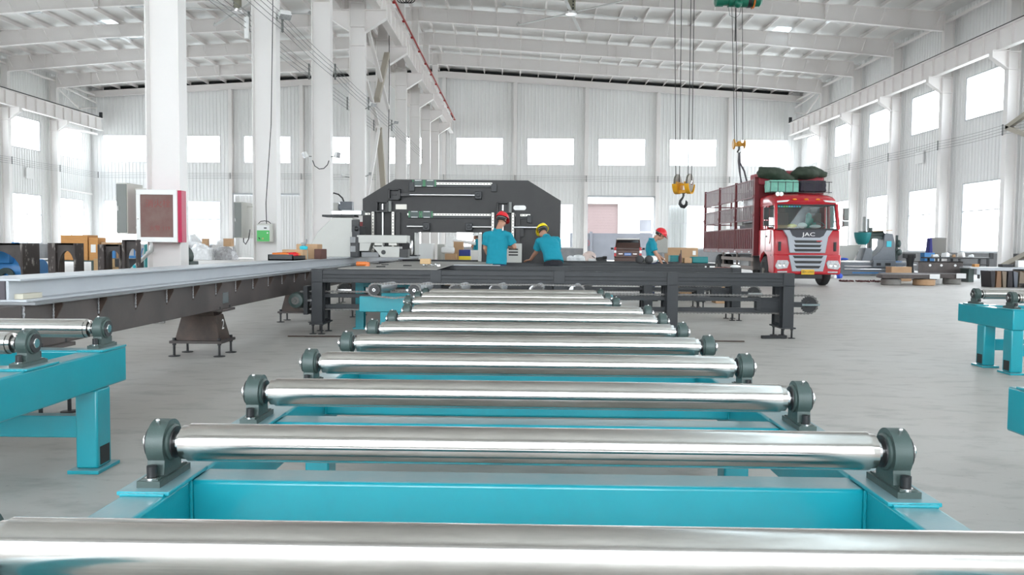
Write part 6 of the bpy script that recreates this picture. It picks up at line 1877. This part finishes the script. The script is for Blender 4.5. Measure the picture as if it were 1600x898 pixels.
b = MB(); b.box((0, 0, .46), (.34, .06, .46)); b.build('panel', mat('panel_tan_grey', (.33, .32, .29), .5, 0, (.38, .37, .34), 4, .5), bd, bevel=.02); b = MB(); b.bx(-.03, .03, -.03, .03, 0, .25); b.bx(-.12, .12, -.1, .1, 0, .03); b.build('stand', GREYSTEEL, bd)
crate('long brown carton with a white label behind the bench goods', 3.86, 4.66, 21.3, 21.7, .0, 1.24, CARD, 'carton', 'carton')
b = MB(); b.bx(4.52, 4.60, 21.29, 21.3, 1.05, 1.16); tag(b.build('paper_label', WHITE), 'white shipping label near the end of the long brown carton', 'label')
crate('teal plastic case nearest the worker on the bench', 3.74, 4.00, 20.2, 20.5, BZ, 1.05, TEAL2, 'tool_case', 'case', bev=.02)
crate('teal plastic case at the far right of the bench', 4.30, 4.70, 20.3, 20.6, BZ, 1.02, TEAL2, 'tool_case', 'case', bev=.02)
crate('little open brown carton between the teal cases', 4.06, 4.24, 20.05, 20.3, BZ, .99, CARD, 'carton', 'carton')
b = MB(); b.lathe((0, 0, 0), (0, 0, 1), [(0, .04), (.16, .042), (.19, .02), (.23, .018)], 14); tag(b.build('bottle', mat('bottle_maroon', (.06, .015, .012), .3), None, (3.95, 20.05, BZ)), 'short maroon bottle beside the thin brown one', 'bottle')
b = MB(); b.lathe((0, 0, 0), (0, 0, 1), [(0, .02), (.1, .025), (.22, .016), (.32, .014)], 10); tag(b.build('bottle', mat('bottle_brown', (.08, .05, .03), .4), None, (4.04, 20.4, BZ)), 'thin tall brown bottle on the bench by the cartons', 'bottle')
b = MB(); b.bx(-.14, .14, -.05, .05, 0, .03); b.cyl((-.08, 0, .03), (-.08, 0, .13), .03, n=10); b.cyl((.06, 0, .03), (.06, 0, .11), .025, n=10); tag(b.build('fixture', WHITE, None, (3.50, 20.08, BZ)), 'white fixture with two posts before the sideways worker', 'fixture')
crate('plain brown carton under the red and white one', 4.42, 4.95, 18.3, 18.7, 0, .60, CARD, 'carton', 'carton')
crate('red and white carton standing beside the transfer frames', 4.45, 4.92, 18.35, 18.7, .605, .80, mat('carton_red', (.45, .10, .08), .6), 'carton', 'carton', tape=WHITE)

# goods seen through the gantry opening
crate('white machine cabinet left in the gantry opening', -2.98, -2.55, 24.2, 24.8, 0, 1.30, WHITE, 'machine_cabinet', 'cabinet')
crate('narrow white cabinet with dark strip in the opening', -2.5, -2.28, 25.0, 25.5, 0, 1.28, MACHWHITE, 'machine_cabinet', 'cabinet')
crate('brown carton under the white air unit in the opening', -2.18, -1.86, 24.0, 24.4, 0, 1.0, CARD, 'carton', 'carton')
crate('rounded white air unit on the brown carton', -2.30, -1.92, 24.1, 24.4, 1.002, 1.20, WHITE, 'air_unit', 'unit', bev=.05)
crate('tall brown carton leaning in the middle of the opening', -2.02, -1.72, 25.2, 25.5, 0, 1.36, CARD, 'carton', 'carton')
crate('yellow crate under the blue carton in the opening', -1.80, -1.44, 24.4, 24.7, 0, .93, HELMY, 'crate', 'crate')
crate('blue printed carton on the yellow crate', -1.80, -1.46, 24.42, 24.7, .932, 1.12, mat('carton_blue', (.03, .05, .25), .5), 'carton', 'carton')
b = MB(); b.cyl((-2.05, 25.3, 1.41), (-1.35, 25.3, 1.31), .05, n=12); tag(b.build('foam_tube', WHITE), 'white foam tube lying across the cartons in the opening', 'tube')
crate('white standing cabinet in the gantry opening, red paper on its front', -2.36, -2.1, 26.5, 26.8, 0, 1.55, WHITE, 'machine_cabinet', 'cabinet', tape=FIRERED)
crate('white crate behind the distant worker', -1.6, -1.3, 26.2, 26.6, 0, 1.1, WHITE, 'crate', 'crate')

# ================================================================== VAN
vn = thing('van', 'brown minivan with blue number plate parked by the open far door, rear to us', 'car', (6.92, 52.0, 0), -0.132)
b = MB()
rr = []
for y, w, z0, z1 in ((0.0, .80, .42, 1.02), (.06, .85, .36, 1.10), (.35, .86, .30, 1.12), (3.9, .85, .3, 1.10), (4.2, .78, .35, .9)):
    rr.append([b.bm.verts.new(p) for p in ((-w, y, z0), (w, y, z0), (w + .02, y, (z0 + z1) / 2), (w, y, z1), (-w, y, z1), (-w - .02, y, (z0 + z1) / 2))])
b.skin_rings(rr); b.build('body', VANBROWN, vn, bevel=.03)
b = MB()
rr = []
for y, w, z0, z1 in ((.05, .80, 1.05, 1.20), (.28, .74, 1.05, 1.74), (.5, .74, 1.05, 1.78), (2.3, .74, 1.05, 1.78), (3.3, .78, 1.05, 1.12)):
    rr.append([b.bm.verts.new(p) for p in ((-w - .04, y, z0), (w + .04, y, z0), (w, y, z1), (-w, y, z1))])
b.skin_rings(rr); b.build('cabin', VANBROWN, vn, bevel=.04)
b = MB(); b.quad((-.74, .045, 1.12), (.74, .045, 1.12), (.66, .235, 1.66), (-.66, .235, 1.66)); b.build('rear_window', DARKGLASS, vn, smooth=False)
b = MB(); b.bx(-.72, .72, .2, .34, 1.70, 1.80); b.build('roof_spoiler', WHITE, vn, bevel=.02)
for s in (-1, 1):
    for z0, z1, mt in ((1.02, 1.22, LAMPRED), (.84, 1.02, LAMPCLEAR), (.64, .84, LAMPRED)):
        b = MB(); b.bx(s * .80 - .07, s * .80 + .07, -.03, .12, z0, z1); b.build('tail_lamp', mt, vn, bevel=.01)
    b = MB(); b.box((s * 1.04, 2.6, 1.12), (.16, .1, .14)); b.bar((s * .85, 2.6, 1.08), (s * 1.04, 2.6, 1.10), .03, .03); b.build('wing_mirror', BLACK, vn, bevel=.02)
    for y in (.75, 3.3):
        b = MB(); b.lathe((s * .72 - .09, y, .31), (1, 0, 0), [(0, .2), (.02, .30), (.16, .30), (.18, .2)], 20); b.build('wheel', RUBBER, vn)
    b = MB(); b.bx(s * .45 - .12, s * .45 + .12, -.03, 0, .78, .82); b.build('chrome_trim', CHROME, vn)
b = MB(); b.bx(-.86, .86, -.07, .1, .30, .58); b.build('bumper', VANBROWN, vn, bevel=.04)
b = MB(); b.bx(-.22, .22, -.04, -.02, .70, .86); po = b.build('number_plate', PLATEBLUE, vn)
b = MB()
for k in range(6): b.bx(-.18 + .062 * k, -.14 + .062 * k, -.043, -.04, .745, .815)
b.build('plate_lettering', WHITE, po, smooth=False)

# ================================================================== RIGHT: MACHINE TOOL, SLABS, BENCHES
mt_ = thing('machine_tool', 'grey planer machine with teal bowl and long bed by the right wall', 'machine', (16.8, 38.3, 0))
b = MB(); b.bx(-1.75, 1.3, 0, .9, 0, .62); b.build('bed', LATHE, mt_, bevel=.03)
b = MB(); b.bx(-1.7, 1.7, .05, .3, .62, .70); b.bx(-1.6, 1.6, -.04, .06, .42, .46); b.cyl((-1.6, -.05, .30), (1.65, -.05, .30), .03, n=10); b.cyl((1.3, -.05, .52), (1.75, -.05, .52), .03, n=10); b.build('slide_rail', CHROME, mt_)
b = MB(); b.bx(-1.2, .6, -.02, .0, .10, .16); b.build('blue_stripe', BLUE, mt_, smooth=False)
b = MB(); b.prism([(-.25, .70), (.85, .70), (.80, 1.5), (.68, 1.95), (.30, 2.0), (.25, 1.4), (.05, 1.1), (-.25, .85)], 'y', .1, .8); b.build('column', LATHE, mt_, bevel=.02)
b = MB(); b.bx(-.30, .75, -.15, .95, .40, .72); b.build('carriage', LATHE, mt_, bevel=.02)
b = MB(); b.bx(.25, .50, -.17, -.15, .48, .60); b.bx(-.15, .05, -.17, -.15, .48, .60); b.build('recess', BLACK, mt_, smooth=False)
b = MB(); b.bx(.40, .62, .08, .1, 1.35, 1.62); b.build('label_plate', AQUA, mt_, smooth=False)
b = MB(); b.prism([(-.75, .70), (-.25, .70), (-.25, 1.3), (-.55, 1.3)], 'y', .1, .8); b.build('head_stock', LATHE, mt_, bevel=.02)
b = MB(); b.lathe((-.65, .3, 1.45), (0, 0, 1), [(0, .18), (.1, .28), (.38, .36), (.55, .38), (.57, .36)], 22); b.build('bowl', TEAL2, mt_)
b = MB(); b.cyl((-.5, .4, 1.9), (.35, .4, 1.95), .16, n=16); b.bx(-.5, .25, .2, .6, 1.72, 1.86); b.bx(-.35, -.2, .25, .5, 1.3, 2.25); b.build('spindle_head', CAST, mt_, bevel=.02)
b = MB(); b.bx(-.62, -.52, .3, .4, 2.0, 2.75); b.bx(-.42, -.34, .3, .4, 2.1, 2.65); b.bx(-.8, -.5, .3, .4, 2.0, 2.08); b.build('tool_post', CABDARK, mt_)
b = MB(); b.box((.2, .3, 2.1), (.85, .5, .03), rot=(0, -.06, 0)); b.build('cover_board', WOOD, mt_)
b = MB(); b.prism([(-1.6, .70), (-.95, .70), (-.60, 1.42), (-1.05, 1.42), (-1.6, 1.40)], 'y', .5, .75); b.build('guard', MACHWHITE, mt_, bevel=.01)
b = MB(); b.bx(.90, .98, .2, .3, .7, 1.9); b.ball((.98, .1, 1.5), .14, (.7, .7, 1.3)); b.ball((1.0, .1, 1.1), .14, (1.0, .7, 1.1)); b.tube([(.9, .2, .8), (.85, .1, 1.2), (.95, .1, 1.6), (.9, .2, 1.9)], .02, 6); b.build('hydraulic_block', CAST, mt_)
b = MB(); b.ball((-.7, 0, .76), .14, (1.6, 1, .45)); tag(b.build('blue_rag', BLUECLOTH, None, (16.0, 38.6, 0)), 'blue rag on the bed of the grey planer machine', 'rag')
def slab(lab, x0, x1, y0, y1, z, t, mt=MILL, ends=True, blocks=()):
    s = thing('steel_slab', lab, 'slab', ((x0 + x1) / 2, y0, 0))
    cx_ = (x0 + x1) / 2
    b = MB(); b.prism([(x0 - cx_, 0), (x1 - cx_ - .25, -.02), (x1 - cx_, .7), (x0 - cx_ + .2, .9)], 'z', z, z + t); b.build('slab', mt, s, bevel=.01)
    if ends:
        b = MB(); b.bx(x1 - cx_ - .62, x1 - cx_ - .28, -.05, -.02, z + .0, z + t + .02); e = b.build('paper_marking', WHITE, s)
    return s
slab('long dark steel slab on round blocks, nearer one, right of the lorry', 12.5, 14.75, 28.2, 29.2, .24, .14)
slab('second dark steel slab on blocks behind the nearer one', 13.1, 16.3, 29.4, 30.3, .22, .16)
for k, (x, y, r, lb, mt) in enumerate(((13.0, 28.6, .33, 'round concrete block under the left end of the near slab', STONE), (14.1, 28.5, .36, 'wooden round block under the right end of the near slab', CARD), (15.7, 29.7, .30, 'grey round block under the right end of the far slab', STONE), (13.6, 29.9, .26, 'small block under the left end of the far slab', STONE))):
    b = MB(); b.lathe((0, 0, 0), (0, 0, 1), [(0, r * .9), (.02, r), (.2, r), (.218, r * .9)], 18); tag(b.build('support_block', mt, None, (x, y, 0)), lb, 'block')
CP = [mat('plate_%s' % n, c, .55, .3) for n, c in (('dark', (.03, .027, .03)), ('rust', (.20, .11, .06)), ('tan', (.19, .15, .11)), ('blue_grey', (.12, .13, .15)))]
for k in range(7):
    x = 15.85 + .19 * k
    b = MB(); b.prism([(-.08 if k % 2 else -.03, 0), (.10 if k % 2 else .07, 0), (.07, .55 - .01 * k), (-.05 if k % 2 else -.08, .55)], 'y', 0, .62)
    tag(b.build('standing_plate', CP[(0, 1, 2, 0, 3, 2, 1)[k]], None, (x, 27.4, 0)), ('leftmost dark plate', 'rust-brown second plate', 'tan third plate', 'black fourth plate', 'blue-grey plate in the middle', 'tan plate before the wire coil', 'rust-brown rightmost plate')[k] + ' in the row of standing steel plates', 'plate')
b = MB()
for k in range(5): b.annulus((0, 0, .02 + .03 * k), (0, 0, 1), .014, .22, .25, 20)
tag(b.build('wire_coil', CABLE, None, (16.75, 26.95, 0)), 'black wire coil on the floor before the standing plates', 'coil')
wb = thing('work_table', 'black metal work table strewn with white parcels by the right wall', 'table', (18.9, 35.5, 0))
b = MB(); b.bx(-1.3, 1.4, -.4, .4, .86, .92); b.bx(1.25, 1.4, -.4, -.3, .92, 1.12); b.build('top', BLACK, wb); 
b = MB(); b.bx(-1.0, 1.2, -.35, -.3, .60, .64); b.build('rail', BLACK, wb)
for x in (-1.0, 0, 1.2):
    for y in (-.33, .33): b = MB(); b.bx(x - .04, x + .04, y - .04, y + .04, 0, .86); b.build('leg', BLACK, wb)
for k, (dx, w, h, mt) in enumerate(((-1.0, .3, .14, WHITE), (-.55, .36, .22, WRAP), (-.2, .18, .14, CARD), (.12, .30, .26, WHITE), (.55, .24, .14, WRAP))):
    lump(lambda b: (b.box((0, 0, h * .4), (w, w * .7, h * .8), rot=(0, 0, k * .7), taper=(.75, .8)), b.ball((w * .1, 0, h * .6), w * .3, (1.2, .9, h / w))), 'parcel', mt, None, (18.9 + dx, 35.3, .922), ('flat white parcel at the left end', 'puffy film parcel left of middle', 'small brown parcel in the middle', 'tall white parcel right of middle', 'small film parcel near the right end')[k] + ' of the black work table', 'parcel', .022, folds=.05)
w2 = thing('steel_channel', 'dark bored channel section lying behind the slabs', 'channel', (16.9, 32.6, 0))
b = MB(); b.bx(-1.0, .75, 0, .04, .28, .78); b.bx(-1.0, .75, 0, .4, .74, .78); b.bx(-1.0, .75, 0, .4, .28, .32); b.build('section', MILL, w2)
b = MB()
for x in (-.55, -.1, .45): b.cyl((x, -.01, .62), (x, .0, .62), .05, n=12)
b.build('bore', WHITE, w2); b = MB(); b.bx(-.9, -.6, 0, .4, 0, .28); b.bx(.4, .7, 0, .4, 0, .28); b.build('block', STONE, w2)
w3 = thing('plate_rack', 'pale grey steel plate resting on trestles at the right', 'rack', (18.4, 31.6, 0))
b = MB(); b.bx(-1.0, 1.5, 0, .8, .52, .58); b.build('plate', RAILPAINT, w3); b = MB(); b.bx(-.75, .6, -.01, .02, .30, .52); b.build('side_plate', RAILPAINT, w3)
for x in (-.9, 1.2): b = MB(); b.bx(x - .1, x + .1, .1, .7, 0, .52); b.build('trestle', CAST, w3)
crate('small white box on the grey plate rack', 19.35, 19.65, 31.8, 32.0, .585, .85, WHITE, 'box', 'box')
crate('dark box beside the white one on the plate rack', 19.05 - .25, 19.25, 31.9, 32.2, .585, .70, BLACK, 'box', 'box')
crate('orange brown tin on the plate rack', 17.62, 17.80, 31.7, 31.9, .585, .70, ORANGEWOOD, 'tin', 'tin')
crate('brown wooden box behind the near steel slab', 14.55, 15.35, 32.0, 32.5, 0, .56, CARD, 'wooden_box', 'box')
crate('blue tool cabinet by the right wall', 18.1, 18.55, 36.6, 37.0, 0, 1.10, BLUE, 'tool_cabinet', 'cabinet')
b = MB(); b.lathe((0, 0, 0), (0, 0, 1), [(0, .25), (.05, .2), (.6, .14), (.9, .2), (1.0, .2)], 16); b.bx(-.3, .2, -.1, .1, .85, 1.05); tag(b.build('anvil_stand', BLACK, None, (17.75, 37.2, 0)), 'black anvil-like stand left of the blue tool cabinet', 'stand')
ch = thing('arm_chair', 'grey-backed chair draped with a navy jacket below the window', 'chair', (19.5, 38.2, 0))
b = MB(); b.box((.1, .2, 1.42), (.72, .14, .75)); b.bx(-.28, .45, -.4, .2, .95, 1.06); b.build('backrest', mat('chair_taupe', (.17, .16, .145), .7), ch, bevel=.03)
b = MB(); b.cyl((.08, -.1, .1), (.08, -.1, .96), .05, n=10); b.bx(-.3, .45, -.13, -.07, .0, .1); b.bx(.05, .11, -.4, .25, 0, .1); b.build('pedestal', BLACK, ch)
b = MB(); b.box((-.36, .1, 1.42), (.2, .36, .72), taper=(.6, .8)); tag(b.build('jacket', mat('navy_jacket', (.03, .03, .16), .85), None, (19.5, 38.2, 0), bevel=.04), 'navy jacket hung over the corner of the grey chair back', 'jacket')
random.seed(12)
b = MB()
for k in range(40): b.box((random.uniform(-.9, .9), random.uniform(-.3, .3), .03), (.16, .04, .05), rot=(0, random.uniform(-.3, .3), random.uniform(0, 3)))
tag(b.build('chain_pile', mat('chain_dark_red', (.05, .02, .02), .6, 0, (.12, .02, .02), 20, .3), None, (13.1, 31.0, 0)), 'dark red chain heap on the floor right of the lorry', 'chain', kind='stuff')
for k, (x, y, s, mt, lb) in enumerate(((12.7, 34.5, .28, BLUECLOTH, 'blue cloth heap on the floor by the planer bed'), (13.5, 34.6, .24, BLUECLOTH, 'smaller blue cloth beside the blue heap'), (13.15, 34.2, .18, WHITE, 'white crumpled paper between the blue cloths'))):
    lump(lambda b: (b.box((0, 0, s * .3), (s * 1.6, s * 1.2, s * .6), rot=(0, 0, k), taper=(.5, .6)), b.ball((s * .3, 0, s * .4), s * .5)), 'cloth', mt, None, (x, y, 0), lb, 'cloth', .03, folds=.12)
b = MB(); b.box((0, 0, .015), (1.2, .5, .03), rot=(0, 0, .2)); tag(b.build('steel_sheet', MILL, None, (16.6, 33.9, .0)), 'thin steel sheet lying behind the far slab', 'sheet')
for k, (x, y) in enumerate(((7.3, 26.3), (7.0, 25.4))):
    b = MB(); b.ball((0, 0, .05), .15, (1.4, 1, .4), 10, 6); tag(b.build('rag', (BLACK, WHITE)[k], None, (x, y, 0)), ('black rag on the floor before the lorry wheel', 'white rag on the floor before the lorry wheel')[k], 'rag')

# ---- loose cables high on the middle columns
b = MB(); b.tube([(-6.22, 39.0, 12.2), (-6.20, 38.95, 9.0), (-6.24, 38.95, 5.0), (-6.22, 38.95, .2)], .018, 6); tag(b.build('drop_cable', CABLE), 'thin dark cable running down the fifth white column', 'cable')
b = MB()
for k in range(4): b.tube([(-5.35 + .12 * k + .22 * math.cos(a), 37.2, 12.25 + .16 * math.sin(a)) for a in [2 * math.pi * i / 14 for i in range(15)]], .022, 6)
tag(b.build('cable_coil', CABLE), 'black cable loops at the near end of the red rail, at the top edge', 'cable')
